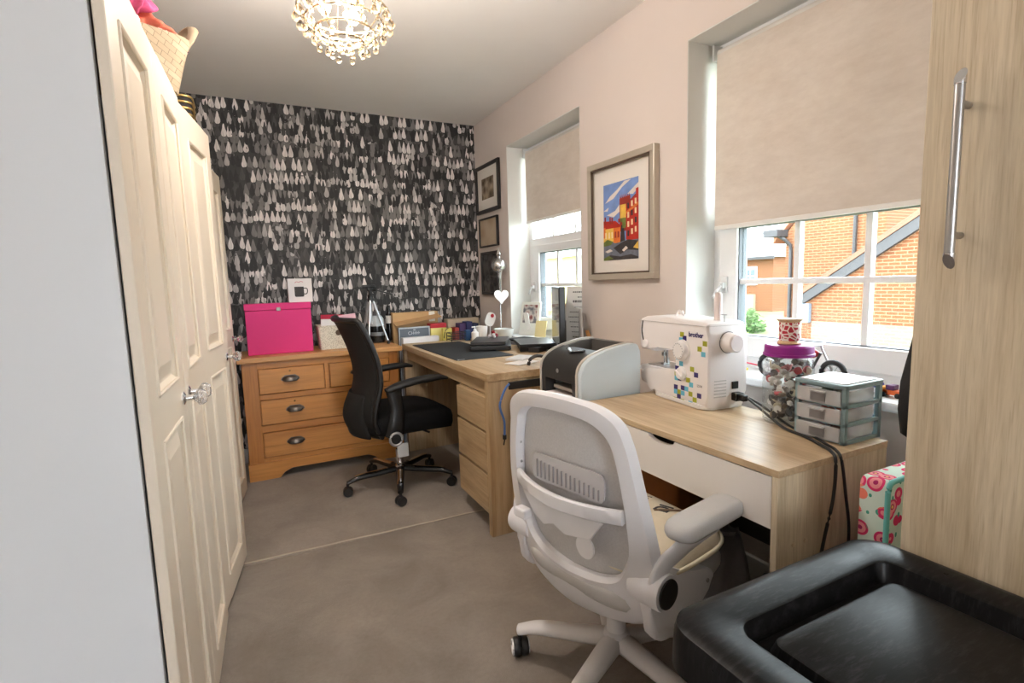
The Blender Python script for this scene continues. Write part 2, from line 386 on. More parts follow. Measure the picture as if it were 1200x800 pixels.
BLINDF = blind_mat()
def window(n, gy0, gy1, blind_z, fan):
    y0, y1, z0, z1 = WIN[n]
    w = tag(bpy.data.objects.new('window_%d' % n, None), kind='structure'); COL.objects.link(w); w.location = (XR+.17, (y0+y1)/2, z0)
    w['label'] = 'white framed window with glazing bars ' + ('in the recess by the desk' if n == 1 else 'in the recess behind the sewing machine')
    P = dict(parent=w, world=True)
    # lining of the recess
    t = .004
    b = MB(); b.box((XR+.001, y1-t, z0), (XR+.23, y1, z1)); b.box((XR+.001, y0, z0), (XR+.23, y0+t, z1)); b.box((XR+.001, y0, z1-t), (XR+.23, y1, z1))
    b.build('recess_lining', REVEAL, **P)
    MB().box((XR-.035, y0-.03, z0-.03), (XR+.175, y1+.03, z0), bev=.006, seg=2).build('window_sill', UPVC, **P)
    fx0, fx1 = XR+.165, XR+.225
    # outer frame
    b = MB(); e = .055
    b.box((fx0, y0, z0), (fx1, y1, z0+e)); b.box((fx0, y0, z1-e), (fx1, y1, z1)); b.box((fx0, y0, z0+e), (fx1, y0+e, z1-e)); b.box((fx0, y1-e, z0+e), (fx1, y1, z1-e))
    zt0, zt1 = 1.415, 1.475
    b.box((fx0, y0+e, zt0), (fx1, y1-e, zt1))
    b.build('window_frame', UPVC, **P)
    # opening sash of the lower part
    gz0, gz1 = .927, 1.375
    b = MB(); sx0, sx1 = fx0-.012, fx1-.006
    a0, a1 = y0+e-.012, y1-e+.012; c0, c1 = z0+e-.012, zt0+.012
    b.box((sx0, gy1, c0), (sx1, a1, c1), bev=.004); b.box((sx0, a0, c0), (sx1, gy0, c1), bev=.004)
    b.box((sx0, gy0, c0), (sx1, gy1, gz0), bev=.004); b.box((sx0, gy0, gz1), (sx1, gy1, c1), bev=.004)
    b.build('sash', UPVC, **P)
    # dark gasket just inside the sash
    b = MB(); g = .004; gx0, gx1 = sx0+.012, sx1-.01
    b.box((gx0, gy0, gz0), (gx1, gy0+g, gz1)); b.box((gx0, gy1-g, gz0), (gx1, gy1, gz1)); b.box((gx0, gy0, gz0), (gx1, gy1, gz0+g)); b.box((gx0, gy0, gz1-g), (gx1, gy1, gz1))
    b.build('gasket', M('gasket_grey', (96, 100, 106), .6), **P)
    # glazing bars and panes, 3 x 2
    cw = (gy1-gy0)/3; ch = (gz1-gz0)/2; px = (sx0+sx1)/2
    for i in (1, 2): MB().box((px-.014, gy0+i*cw-.011, gz0), (px+.014, gy0+i*cw+.011, gz1), bev=.003).build('glazing_bar', UPVC, **P)
    MB().box((px-.0145, gy0, gz0+ch-.011), (px+.0145, gy1, gz0+ch+.011), bev=.003).build('glazing_bar', UPVC, **P)
    for i in range(3):
        for j in range(2): MB().box((px-.003, gy0+i*cw+.004, gz0+j*ch+.004), (px+.003, gy0+(i+1)*cw-.004, gz0+(j+1)*ch-.004)).build('pane', GLASS, **P)
    # fanlight above
    f0, f1 = zt1, z1-e
    for i in range(3): MB().box((px-.003, y0+e+i*(y1-y0-2*e)/3, f0), (px+.003, y0+e+(i+1)*(y1-y0-2*e)/3-.001, f1)).build('pane', GLASS, **P)
    for i in (1, 2): MB().box((px-.014, y0+e+i*(y1-y0-2*e)/3-.011, f0), (px+.014, y0+e+i*(y1-y0-2*e)/3+.011, f1), bev=.003).build('glazing_bar', UPVC, **P)
    # espagnolette handle on the hinge-free stile
    hy = gy1+.055
    b = MB(); b.box((sx0-.010, hy-.016, 1.105), (sx0, hy+.016, 1.175), bev=.004); b.box((sx0-.028, hy-.010, 1.125), (sx0-.010, hy+.010, 1.150), bev=.003)
    b.tube([(sx0-.028, hy, 1.138), (sx0-.034, hy+.012, 1.12), (sx0-.036, hy+.030, 1.085)], [.009, .010, .008], 8, flat=(1, .7))
    h = b.build('handle', M('handle_white', (222, 224, 226), .3), **P)
    MB().lathe([(.005, 0), (.005, .004)], 12, (sx0-.040, hy+.026, 1.092), 'x').build('lock_button', BLACKP, h, world=False).location = (0, 0, 0)
    # roller blind, its own thing
    r = thing('roller_blind', 'beige woven roller blind half lowered ' + ('over the small window by the desk' if n == 1 else 'over the big window behind the sewing machine'), 'blind', (XR+.125, (y0+y1)/2, z1-.04), group='roller blinds')
    bx = XR+.133; k0, k1 = y0+.035, y1-.035
    MB().lathe([(.0, 0), (.017, 0), (.017, k1-k0), (0, k1-k0)], 20, (bx+.012, k0, z1-.045), 'y').build('roller', M('blind_tube', (225, 222, 216), .6), r, 60, world=True)
    MB().box((bx-.004, k0, blind_z), (bx-.002, k1, z1-.045)).build('blind_cloth', BLINDF, r, world=True)
    MB().box((bx-.008, k0, blind_z-.018), (bx+.004, k1, blind_z), bev=.003).build('bottom_bar', M('bar_white', (238, 236, 232), .4), r, world=True)
    for yy in (k0-.012, k1+.004): MB().box((bx-.018, yy, z1-.075), (bx+.034, yy+.008, z1-.012), bev=.002).build('bracket', M('bracket_white', (214, 216, 216), .4), r, world=True)
    return w
window(1, 2.53, 3.20, 1.60, True)
window(2, .775, 1.535, 1.388, True)

# ================================================================== outside
GZ = -2.7
gm = NT('grass'); gv = gm.coord(); gm.val('Base Color', gm.ramp(gm.noise(gv, .5, 5), [(.35, lin((70, 80, 38))), (.65, lin((98, 100, 60)))])); gm.val('Roughness', .95)
out = struct(MB().box((2.2, -30, GZ-.3), (110, 130, GZ)).build('lawn', gm.m))
MB().box((14, 2, GZ), (24.4, 15.5, GZ+.03)).build('paving', M('pale_paving', (128, 121, 110), .9, var=.06, vscale=2), out)
BRICK = brick_mat('brick_wall', (98, 54, 26), (118, 68, 34), (140, 116, 92), .42, .135)
BRICKX = brick_mat('brick_wall_end', (98, 54, 26), (118, 68, 34), (140, 116, 92), .42, .135, 'x')
DARKB = M('grey_bargeboard', (58, 56, 58), .7)
PIPE = M('black_pipe', (40, 38, 40), .5)
TILE = M('roof_tile', (176, 118, 92), .85, var=.15, vscale=3)
# neighbouring brick house, gutter side towards us
hs = thing('brick_house', 'orange brick house with dark gutter and downpipe seen through the big window', 'building', (25, 13, GZ))
MB().prism([(13.3, GZ), (18.05, GZ), (18.05, 3.2), (15.7, 5.9), (13.3, 5.9)], 25, 34, 'x').build('wall', BRICK, hs, world=True)
for y0_, y1_ in ((18.7, 15.6),): MB().prism([(y0_, 2.75), (y0_, 3.0), (y1_, 6.45), (y1_, 6.15)], 24.85, 34.2, 'x').build('roof', TILE, hs, world=True)
MB().box((24.15, 17.95, 3.05), (25.6, 18.75, 3.42), bev=.03).build('eaves_box', DARKB, hs, world=True)
MB().tube([(24.2, 18.75, 3.3), (34, 18.75, 3.3)], .09, 8).build('gutter', PIPE, hs, world=True)
MB().tube([(24.6, 18.2, 3.1), (24.7, 17.9, 2.9), (24.88, 17.72, 2.6), (24.9, 17.7, 2.3), (24.9, 17.7, GZ)], .09, 8).build('downpipe', PIPE, hs, world=True)
MB().tube([(24.9, 14.55, 5.6), (24.9, 14.55, .45)], .085, 8).build('downpipe', PIPE, hs, world=True)
MB().tube([(24.97, 14.5, 5.6), (24.97, 13.4, 5.6)], .03, 6).build('cable', PIPE, hs, world=True)
# garage with gable verge in front of it
ga = thing('brick_garage', 'low brick garage with grey sloping verge in front of the brick house', 'building', (22, 11.5, GZ))
gx = 22.0
ev_y, ev_z = 15.1, -.05     # eaves corner
rg_y, rg_z = 6.6, 5.55     # ridge
sl = (rg_z-ev_z)/(ev_y-rg_y)
MB().prism([(ev_y-.35, GZ), (ev_y-.35, ev_z+.1), (rg_y, rg_z), (rg_y-8, rg_z-8*sl), (rg_y-8, GZ)], gx, gx+2.85, 'x').build('wall', BRICK, ga, world=True)
MB().prism([(ev_y-.6, GZ), (ev_y-.6, -.95), (4, -.95), (4, GZ)], gx-.06, gx, 'x').build('pale_band', brick_mat('pale_brick', (112, 96, 80), (124, 108, 90), (136, 124, 110), .42, .135), ga, world=True)  # paler brick colour along the lower garage wall
MB().prism([(ev_y+.15, ev_z-.38), (ev_y+.15, ev_z+.04), (rg_y, rg_z+.12), (rg_y, rg_z-.36)], gx-.2, gx-.02, 'x').build('bargeboard', DARKB, ga, world=True)
MB().prism([(ev_y+.2, ev_z+.04), (ev_y+.2, ev_z+.26), (rg_y, rg_z+.36), (rg_y, rg_z+.12)], gx-.24, gx+2.9, 'x').build('roof_tiles', M('verge_tile', (112, 78, 60), .85, var=.12), ga, world=True)
MB().box((gx-.22, ev_y-.55, ev_z-.95), (gx-.02, ev_y+.2, ev_z-.12), bev=.02).build('eaves_box', M('eaves_blue_grey', (100, 110, 122), .6), ga, world=True)
# far house on the left of that view
fh = thing('far_house', 'distant brick house with pale roof and white windows left of the brick house', 'building', (48, 40, GZ))
MB().box((48, 36, GZ), (56, 50, 2.9)).build('wall', BRICK, fh, world=True)
MB().prism([(47.3, 2.9), (52, 7.0), (56.7, 2.9)], 35.5, 50.5, 'y').build('roof', M('pale_slate', (196, 200, 206), .8), fh, world=True)
MB().box((47.25, 35.5, 2.7), (47.5, 50.5, 3.0)).build('gutter', DARKB, fh, world=True)
for y, z in ((43.6, .85), (43.6, -1.75), (38.6, 1.0)):
    f = MB().box((47.85, y-.75, z-.95), (48, y+.75, z+1.0)).build('window', UPVC, fh, world=True)
    for a in (-.3, .3):
        for c in (-.38, .38): MB().box((47.82, y+a-.24, z+c-.3), (47.85, y+a+.24, z+c+.3)).build('pane', M('far_pane', (92, 104, 120), .1), f).location = Vector((0, 0, 0))
MB().box((47.6, 38.0, GZ), (48, 40.4, -.95)).build('garage_door', M('cream_door', (150, 140, 118), .7), fh, world=True)
# pale rendered house seen through the small window
ph = thing('cream_house', 'pale cream house seen through the small window by the desk', 'building', (34, 64, GZ))
MB().box((34, 44, GZ), (44, 84, 3.9)).build('wall', M('cream_render', (158, 152, 104), .9), ph, world=True)
MB().prism([(33.4, 3.9), (39, 8.0), (44.6, 3.9)], 43.5, 84.5, 'y').build('roof', M('pale_slate2', (205, 206, 208), .8), ph, world=True)
for k in range(8):
    f = MB().box((33.9, 47+k*4.4, -.3), (34, 48.5+k*4.4, 1.4)).build('window', M('grey_glazing', (150, 158, 164), .2), ph, world=True)
def shrub(name, label, c, rad, n, mat, seed, sq=.75):
    rnd = random.Random(seed); b = MB()
    for i in range(n):
        d = Vector((rnd.gauss(0, 1), rnd.gauss(0, 1), rnd.gauss(0, 1))).normalized()*rad*(rnd.random()**.4)
        p = Vector(c)+Vector((d.x, d.y, abs(d.z)*sq)); q = rnd.uniform(.10, .2)
        u = Vector((rnd.gauss(0, 1), rnd.gauss(0, 1), rnd.gauss(0, 1))).normalized(); w = u.orthogonal().normalized()
        b.face([p-u*q, p+w*q*.5, p+u*q, p-w*q*.5])
    r = thing(name, label, 'shrub', c)
    tag(b.build('foliage', mat, r, world=True), kind='stuff')
    MB().tube([(0, 0, 0), (.1, .05, rad*.5)], [.08, .04], 6).build('stem', M('bark', (96, 78, 60), .9), r)
shrub('garden_shrub', 'round green bush on the lawn by the brick house', (30, 24.6, GZ), 1.45, 900, M('leaf_green', (66, 96, 42), .8, var=.3, vscale=2), 3, 1.15)
shrub('garden_shrub', 'low pale green bush in front of the distant house', (27.5, 23.3, GZ), .8, 400, M('leaf_pale', (150, 168, 100), .8, var=.2, vscale=2), 5)

# ================================================================== wardrobes on the left
WD = M('wardrobe_cream', (229, 217, 199), .42, var=.015, vscale=3)
WE = M('wardrobe_white_end', (224, 227, 230), .5, var=.015, vscale=2)
CRYST = NT('crystal'); CRYST.val('Base Color', (1, .97, .96, 1)); CRYST.val('Transmission Weight', .85); CRYST.val('Roughness', .06); CRYST.val('IOR', 1.45)
CRYST.val('Base Color', CRYST.ramp(CRYST.noise(CRYST.coord(), 120, 1), [(.4, (.9, .86, .86, 1)), (.6, (1, 1, 1, 1))])); CRYST = CRYST.m
def ward_door(parent, y0, y1, z0, z1, hinge, ang, knob):
    """door in the plane x=0 (front) local; hinge 'near' or 'far'; knob 'near'/'far'"""
    w = y1-y0; t = .02
    piv = bpy.data.objects.new('door', None)
    o = None
    s = 1 if hinge == 'near' else -1
    # local: y runs away from hinge
    def L(a): return a if s == 1 else -a
    def bx(b, ya, yb, za, zb, xa, xb, bev=.003):
        q0, q1 = sorted((L(ya), L(yb))); b.box((xa, q0, za), (xb, q1, zb), bev=bev)
    st = .088; zm0, zm1 = z0+.835, z0+.935
    b = MB()
    bx(b, .0015, st, z0, z1, -t, 0); bx(b, w-st, w-.0015, z0, z1, -t, 0)
    bx(b, st-.004, w-st+.004, z0, z0+.095, -t, 0, .0); bx(b, st-.004, w-st+.004, z1-.10, z1, -t, 0, .0); bx(b, st-.004, w-st+.004, zm0, zm1, -t, 0, .0)
    d = b.build('door', WD, parent)
    for za, zb in ((z0+.095, zm0), (zm1, z1-.10)):
        # raised and fielded panel: sloping bevel up to a flat field
        ya, yb = st, w-st; i1, i2 = .012, .052
        rings = [[(x, L(yy), zz) for yy, zz in ((ya+q, za+q), (yb-q, za+q), (yb-q, zb-q), (ya+q, zb-q))] for x, q in ((-.001, 0), (-.0105, i1), (-.0105, i1+.006), (-.001, i2), (-.001, i2+.004))]
        q_ = MB(); q_.loft(rings, caps=False); q_.face(rings[-1]); bmesh.ops.remove_doubles(q_.bm, verts=q_.bm.verts, dist=1e-6); q_.build('panel', WD, d)
        b = MB()   # bead around the panel
        for (y_a, z_a), (y_b, z_b) in (((ya, za), (yb, za)), ((yb, za), (yb, zb)), ((yb, zb), (ya, zb)), ((ya, zb), (ya, za))):
            b.tube([(.0005, L(y_a), z_a), (.0005, L(y_b), z_b)], .0042, 6)
        b.build('bead', WD, d)
    ky = (w-.045) if knob == 'free' else .045; kz = z0+.875
    k = MB(); k.lathe([(.0, 0), (.017, 0), (.017, .003), (.008, .007), (.007, .022), (.011, .026), (0, .026)], 16, (0, L(ky), kz), 'x')
    kb = k.build('knob_stem', CHROME, d, 40)
    g = MB(); g.lathe([(.0, .024), (.010, .025), (.0205, .034), (.021, .043), (.014, .053), (0, .055)], 8, (0, L(ky), kz), 'x'); g.build('knob_crystal', CRYST, d)
    hx = y0 if hinge == 'near' else y1
    d.location = (0, hx, 0); d.rotation_euler = (0, 0, -ang*s)
    return d
def wardrobe(label, y0, y1, doors, xf, rz):
    r = thing('wardrobe', label, 'wardrobe', (xf, y0, 0), rz)
    L = y1-y0; z1 = 1.788
    MB().box((-.565, 0, .0), (-.0245, .018, z1), bev=.001).build('side_panel', WE, r)
    MB().box((-.565, L-.018, .0), (-.023, L, z1), bev=.001).build('side_panel', WE, r)
    MB().box((-.565, .018, z1-.02), (-.023, L-.018, z1-.001)).build('top_panel', M('top_tan', (196, 176, 146), .7), r)
    MB().box((-.565, .018, .07), (-.553, L-.018, z1-.02)).build('back_panel', WE, r)
    MB().box((-.553, .018, .07), (-.024, L-.018, .088)).build('floor_panel', WE, r)
    MB().box((-.065, .018, 0), (-.05, L-.018, .07)).build('plinth', WE, r)
    for d in doors: ward_door(r, d[0]-y0, d[1]-y0, .035, z1, d[2], d[3], 'free')
    return r
wardrobe('nearest cream panelled wardrobe with plain pale grey end facing us', 1.165, 2.003, [(1.167, 1.583, 'near', 0), (1.585, 2.001, 'far', 0)], -.187, R(-2.0))
wardrobe('farther cream panelled wardrobe with doors ajar next to the pine chest', 2.029, 3.29, [(2.031, 2.450, 'near', R(8.5)), (2.452, 2.855, 'far', 0), (2.857, 3.288, 'near', R(8))], -.163, 0)

# tan basket of clothes on the wardrobes
def wicker(name, c1, c2, sc):
    t = NT(name); v = t.coord(); b = t.node('ShaderNodeTexBrick'); sp = t.node('ShaderNodeSeparateXYZ'); t.l.new(v, sp.inputs[0])
    cm = t.node('ShaderNodeCombineXYZ'); t.put(cm.inputs[0], t.math('ADD', sp.outputs[0], sp.outputs[1])); t.put(cm.inputs[1], sp.outputs[2])
    mp = t.node('ShaderNodeMapping'); mp.inputs['Rotation'].default_value = (0, 0, .5); t.l.new(cm.outputs[0], mp.inputs[0]); t.l.new(mp.outputs[0], b.inputs['Vector'])
    b.inputs['Color1'].default_value = lin(c1); b.inputs['Color2'].default_value = lin(c2); b.inputs['Mortar'].default_value = lin(tuple(k*.68 for k in c1))
    b.inputs['Scale'].default_value = sc; b.inputs['Mortar Size'].default_value = .012; b.inputs['Brick Width'].default_value = .6; b.inputs['Row Height'].default_value = .34
    t.val('Base Color', b.outputs[0]); t.val('Roughness', .8); t.bump(b.outputs['Fac'], -.5, .004); return t.m
bk = thing('laundry_basket', 'woven tan basket heaped with clothes on the wardrobes', 'basket', (-.36, 1.98, 1.789), R(-60))
def brect(w, d, z, r=.05): return [(x, y, z) for x, y in rr(w, d, r, 4)]
b = MB(); b.loft([brect(.28, .36, 0), brect(.305, .395, .08), brect(.335, .43, .155), brect(.325, .42, .155), brect(.295, .385, .08), brect(.27, .35, .012)])
b.build('woven_body', wicker('wicker_tan', (160, 142, 116), (178, 162, 136), 20), bk, 60)
for s in (-1, 1):
    MB().tube(smoothpath([(-.07, .214*s, .135), (-.072, .245*s, .19), (-.038, .275*s, .245), (.038, .275*s, .245), (.072, .245*s, .19), (.07, .214*s, .135)], 4), .011, 8, flat=(1.4, .8)).build('handle', M('handle_rope', (172, 156, 130), .8), bk, 60)
def garment(name, label, c, size, rgb, seed, mat=None, tilt=0):
    rnd = random.Random(seed); ph = [rnd.uniform(0, 6.28) for _ in range(6)]; b = MB()
    def fn(u, v):
        a = u*2*math.pi; e = (v-.5)*math.pi
        wr = 1+.15*math.sin(3*a+ph[0]+2*v)+.12*math.sin(7*a+ph[1]+5*v)*math.cos(e)+.10*math.sin(5*a-11*v+ph[2])+.07*math.sin(13*a+14*v+ph[4])+.05*math.sin(19*a-8*v+ph[5])
        x, y, z = math.cos(a)*math.cos(e)*wr, math.sin(a)*math.cos(e)*wr, math.sin(e)*(1+.2*math.sin(4*a+ph[3])+.15*math.sin(9*a+6*v+ph[1]))
        return (x*size[0], y*size[1]+tilt*x*.05, z*size[2])
    b.grid(fn, 96, 30); bmesh.ops.remove_doubles(b.bm, verts=b.bm.verts, dist=1e-5)
    o = b.build(name, mat or M(name+str(seed), rgb, .85, var=.12, vscale=25, bump=.3, bscale=90), smooth=180); o.location = c
    o.rotation_euler = (tilt, tilt*.5, seed)
    return tag(o, label, 'clothing', 'clothes in the tan basket')
def print_mat():
    t = NT('floral_print_dark'); v = t.coord(); vo = t.node('ShaderNodeTexVoronoi'); t.l.new(v, vo.inputs[0]); vo.inputs['Scale'].default_value = 45
    t.val('Base Color', t.ramp(vo.outputs['Distance'], [(.25, lin((235, 228, 220))), (.4, lin((70, 60, 66))), (.6, lin((190, 110, 110)))], 'CONSTANT')); t.val('Roughness', .9); return t.m
garment('folded_garment', 'bright pink garment topping the clothes in the tan basket', (-.295, 1.885, 2.02), (.10, .12, .05), (204, 84, 130), 1, tilt=.2)
garment('folded_garment', 'peach garment under the pink one in the tan basket', (-.27, 1.96, 1.975), (.10, .11, .035), (206, 112, 88), 2, tilt=.25)
garment('folded_garment', 'white garment between basket rim and peach garment', (-.31, 1.90, 1.940), (.10, .12, .03), (232, 226, 222), 3, tilt=.12)
garment('folded_garment', 'patterned garment at the handle end of the tan basket', (-.25, 2.03, 1.935), (.12, .11, .035), (120, 100, 110), 4, print_mat(), .1)
# wire basket beyond it
wb = thing('wire_basket', 'small dark and gold banded basket at the far end of the wardrobes', 'basket', (-.225, 2.44, 1.789))
GOLD = M('gold_wire', (186, 158, 98), .35, .8)
b = MB(); b.loft([brect(.15, .15, 0, .03), brect(.165, .165, .125, .03), brect(.155, .155, .125, .03), brect(.14, .14, .01, .03)]); b.build('liner', M('dark_liner', (40, 36, 34), .8), wb, 50)
for k in range(6):
    z = .012+k*.021; w = .157+.012*k/6
    ring = [(x, y, z) for x, y in rr(w, w, .032, 4)]; MB().tube(ring+[ring[0]], .004, 6).build('band', GOLD, wb, 60)

# ================================================================== tall cabinet on the right
cb = thing('tall_cabinet', 'tall pale oak cupboard at the right edge with a long steel bar handle', 'cupboard', (1.10, .53, 0))
MB().box((.022, -.98, 0), (.55, 0, 2.12), bev=.001).build('carcass', SONZ, cb)
MB().box((0, -.985, .06), (.020, -.44, 2.115), bev=.0015).build('door', SONZ, cb)
MB().box((.0, -.437, .06), (.020, 0, 2.115), bev=.0015).build('door', SONZ, cb)
hd = MB(); hx = -.032; hy = -.063
hd.tube([(hx, hy, 1.206), (hx, hy, 1.480)], .0075, 20)
hb = hd.build('handle', STEEL, cb, 40)
for z, s in ((1.480, 1), (1.206, -1)):
    n = 20; top = []; bot = []
    for i in range(n):
        a = 2*math.pi*i/n; x, y = .0085*math.cos(a), .0085*math.sin(a)
        bot.append((hx+x, hy+y, z)); top.append((hx+x, hy+y, z+s*(.014+x*1.5)))
    MB().loft([bot, top]).build('handle_end', M('polished_end', (205, 205, 208), .2, 1), hb)
for z in (1.236, 1.450): MB().tube([(hx, hy, z), (0, hy, z)], .006, 12).build('handle_post', STEEL, hb)
# ================================================================== chandelier
ch = thing('chandelier', 'warm lit chandelier of clear glass drops hanging from the ceiling', 'chandelier', (.338, 1.82, ZC))
GOLDC = M('warm_chrome', (220, 205, 180), .2, 1)
DROP = NT('glass_drop'); DROP.val('Base Color', DROP.ramp(DROP.noise(DROP.coord(), 60, 1), [(.3, (.95, .80, .58, 1)), (.7, (1, .93, .80, 1))])); DROP.val('Transmission Weight', 1.0); DROP.val('Roughness', .03); DROP.val('IOR', 1.45)
DROP = DROP.m
MB().lathe([(0, -.03), (.03, -.03), (.055, -.012), (.06, 0), (0, 0)], 24).build('ceiling_rose', GOLDC, ch, 40)
MB().tube([(0, 0, -.03), (0, 0, -.30)], .006, 8).build('stem', GOLDC, ch)
rings = [(.142, -.345), (.122, -.378), (.094, -.408), (.055, -.435)]
for r, z in rings:
    p = [(r*math.cos(2*math.pi*k/32), r*math.sin(2*math.pi*k/32), z) for k in range(33)]
    MB().tube(p, .0035, 6).build('ring', GOLDC, ch, 60)
for k in range(8):
    a = 2*math.pi*k/8
    MB().tube(smoothpath([(0, 0, -.27), (.08*math.cos(a), .08*math.sin(a), -.275), (.140*math.cos(a), .140*math.sin(a), -.345), (.094*math.cos(a), .094*math.sin(a), -.408), (.05*math.cos(a), .05*math.sin(a), -.437)], 4), .0022, 5).build('arm', GOLDC, ch, 60)
dm = MB(); dm.lathe([(0, .015), (.003, .013), (.008, .007), (.0102, -.001), (.0085, -.008), (.004, -.0115), (0, -.0125)], 12); d0 = dm.build('glass_drop', DROP, ch, 30)
bm0 = MB(); bm0.sphere((0, 0, 0), .0085, 1); s0 = bm0.build('glass_bead', DROP, ch)
rnd = random.Random(4); first = [True, True]
def hang(src, idx, loc, sc):
    o = src if first[idx] else src.copy()
    if not first[idx]: COL.objects.link(o); o.parent = ch
    first[idx] = False; o.location = loc; o.scale = (sc,)*3; o.rotation_euler = (0, 0, rnd.random()*6)
for (r, z), n in zip(rings, (17, 14, 11, 7)):
    for k in range(n):
        a = 2*math.pi*(k+rnd.random()*.3)/n; x, y = r*math.cos(a), r*math.sin(a)
        hang(s0, 1, (x, y, z-.010), .8)
        hang(d0, 0, (x*1.02, y*1.02, z-.030-rnd.random()*.008), .95+.35*(r > .13))
for k in range(4):
    a = 2*math.pi*k/4+.4; hang(s0, 1, (.02*math.cos(a), .02*math.sin(a), -.440), .8); hang(d0, 0, (.02*math.cos(a), .02*math.sin(a), -.458), .95)
BULB = M('lit_bulb', (255, 220, 170), .3, var=0, emit=(255, 208, 150), estr=14)
for k in range(3):
    a = 2*math.pi*k/3+.9; x, y = .06*math.cos(a), .06*math.sin(a)
    MB().lathe([(0, -.285), (.012, -.285), (.012, -.315), (0, -.315)], 12, (x, y, 0)).build('lamp_holder', GOLDC, ch, 40)
    MB().sphere((x, y, -.335), .021, 2, (1, 1, 1.15)).build('bulb', BULB, ch, 180)
    pl = bpy.data.lights.new('bulb_light', 'POINT'); pl.energy = 9.0; pl.color = (1, .92, .86); pl.shadow_soft_size = .03
    po = bpy.data.objects.new('bulb_light', pl); COL.objects.link(po); po.parent = ch; po.location = (x*.5, y*.5, -.372)

# ================================================================== pine chest of drawers
PINE = wood('pine_x', (186, 120, 56), (208, 144, 74), (196, 130, 62), 'x', .4, fine=34, ring=5, knots=True, dist=.6)
PINEZ = wood('pine_z', (170, 104, 44), (194, 128, 60), (184, 116, 50), 'z', .4, fine=34, ring=5)
PINET = wood('pine_top', (190, 132, 74), (214, 158, 98), (200, 144, 84), 'x', .4, fine=34, ring=5, knots=True)
PEWTER = M('pewter', (112, 106, 100), .3, .9)
cs = thing('chest_of_drawers', 'golden pine chest of drawers with metal cup handles against the patterned wall', 'chest of drawers', (.385, 3.48, .004))
W0, W1, D = -.47, .475, .415
MB().box((W0-.022, -.028, .733), (W1+.028, D, .766), bev=.006, seg=2).build('top', PINET, cs)
b = MB()
b.box((W0, 0, .10), (W0+.084, D, .733), bev=.002); b.box((W1-.062, 0, .10), (W1, D, .733), bev=.002)
b.box((W0+.02, .02, .08), (W1-.02, D, .733)); b.build('carcass', PINEZ, cs)
b = MB(); rails = [(.692, .733), (.500, .532), (.296, .340), (.10, .136)]
for a, c in rails: b.box((W0+.083, .001, a), (W1-.061, .02, c), bev=.0015)
b.box((-.001, .001, .532), (.025, .02, .692), bev=.0015); b.build('rails', PINE, cs)
# plinth with a shaped cut-out
pl = [(W0-.008, 0), (W0+.165, 0), (W0+.19, .035), (W0+.235, .055), (W1-.235, .055), (W1-.19, .035), (W1-.165, 0), (W1+.008, 0), (W1+.008, .108), (W0-.008, .108)]
MB().prism(pl, -.012, .008, 'y', bev=.003).build('plinth', PINE, cs)
b = MB(); b.box((W0-.008, .008, 0), (W0+.012, D, .108)); b.box((W1-.012, .008, 0), (W1+.008, D, .108)); b.build('plinth_return', PINEZ, cs)
def cup(parent, x, z):
    n = 12; b = MB()
    def fn(u, v):
        a = math.pi*u; e = math.pi/2*v
        return (x-.048*math.cos(a)*math.cos(e*.0)*(1-.25*v**2)*1.0, -.010-.028*math.sin(e)*math.sin(a)**.6, z+.024*math.sin(a)*math.cos(e)-.012*v)
    b.grid(fn, 14, 7); b.build('cup_handle', PEWTER, parent, 180, solid=.0022)
    MB().prism([(x-.055, z-.002), (x-.050, z+.012), (x-.028, z+.027), (x+.028, z+.027), (x+.050, z+.012), (x+.055, z-.002), (x+.04, z-.010), (x-.04, z-.010)], -.011, -.0085, 'y').build('back_plate', PEWTER, parent)
def keyhole(parent, x, z):
    MB().lathe([(0, 0), (.006, 0), (.006, .003), (0, .003)], 12, (x, -.0115, z), 'y').build('escutcheon', M('brass_dull', (120, 86, 40), .4, .7), parent)
for x0, x1, z0, z1, hs_ in ((W0+.086, -.003, .534, .690, (-.205,)), (.027, W1-.064, .534, .690, (.21,)), (W0+.086, W1-.064, .342, .498, (-.19, .21)), (W0+.086, W1-.064, .138, .294, (-.20, .21))):
    d = MB().box((x0+.003, -.009, z0+.002), (x1-.003, .018, z1-.002), bev=.0025).build('drawer', PINE, cs)
    for x in hs_:
        cup(d, x, (z0+z1)/2+.004)
        if z0 > .3: keyhole(d, x, z1-.022)
CT = .771   # chest top height

# pink box file, with boxed mug on it
PINK = M('pink_card', (222, 40, 122), .55, var=.03)
pk = thing('box_file', 'hot pink lidded file box standing on the pine chest', 'box', (.148, 3.63, CT))
MB().box((-.19, -.055, 0), (.19, .055, .275), bev=.003).build('body', PINK, pk)
MB().box((-.193, -.058, .277), (.193, .058, .318), bev=.003).build('lid', PINK, pk)
b = MB(); b.box((-.012, -.061, .270), (.012, -.058, .292), bev=.001); b.box((-.008, -.066, .276), (.008, -.062, .288), bev=.001); b.build('clasp', PEWTER, pk)
mg = thing('mug_box', 'white cardboard box printed with a dark mug on top of the pink box', 'box', (.285, 3.63, CT+.3185))
MB().box((-.072, -.04, 0), (.072, .04, .150), bev=.0015).build('carton', M('carton_white', (226, 220, 218), .6), mg)
MUGP = M('mug_print', (62, 60, 60), .7)
MB().prism([(-.034, .098), (.022, .098), (.022, .040), (.016, .034), (-.028, .034), (-.034, .040)], -.0408, -.040, 'y').build('mug_print', MUGP, mg)
MB().tube(smoothpath([(.022, -.0404, .088), (.040, -.0404, .086), (.043, -.0404, .066), (.036, -.0404, .052), (.022, -.0404, .052)], 4), .003, 6, flat=(1, .15), up=(0, 1, 0)).build('mug_handle_print', MUGP, mg)
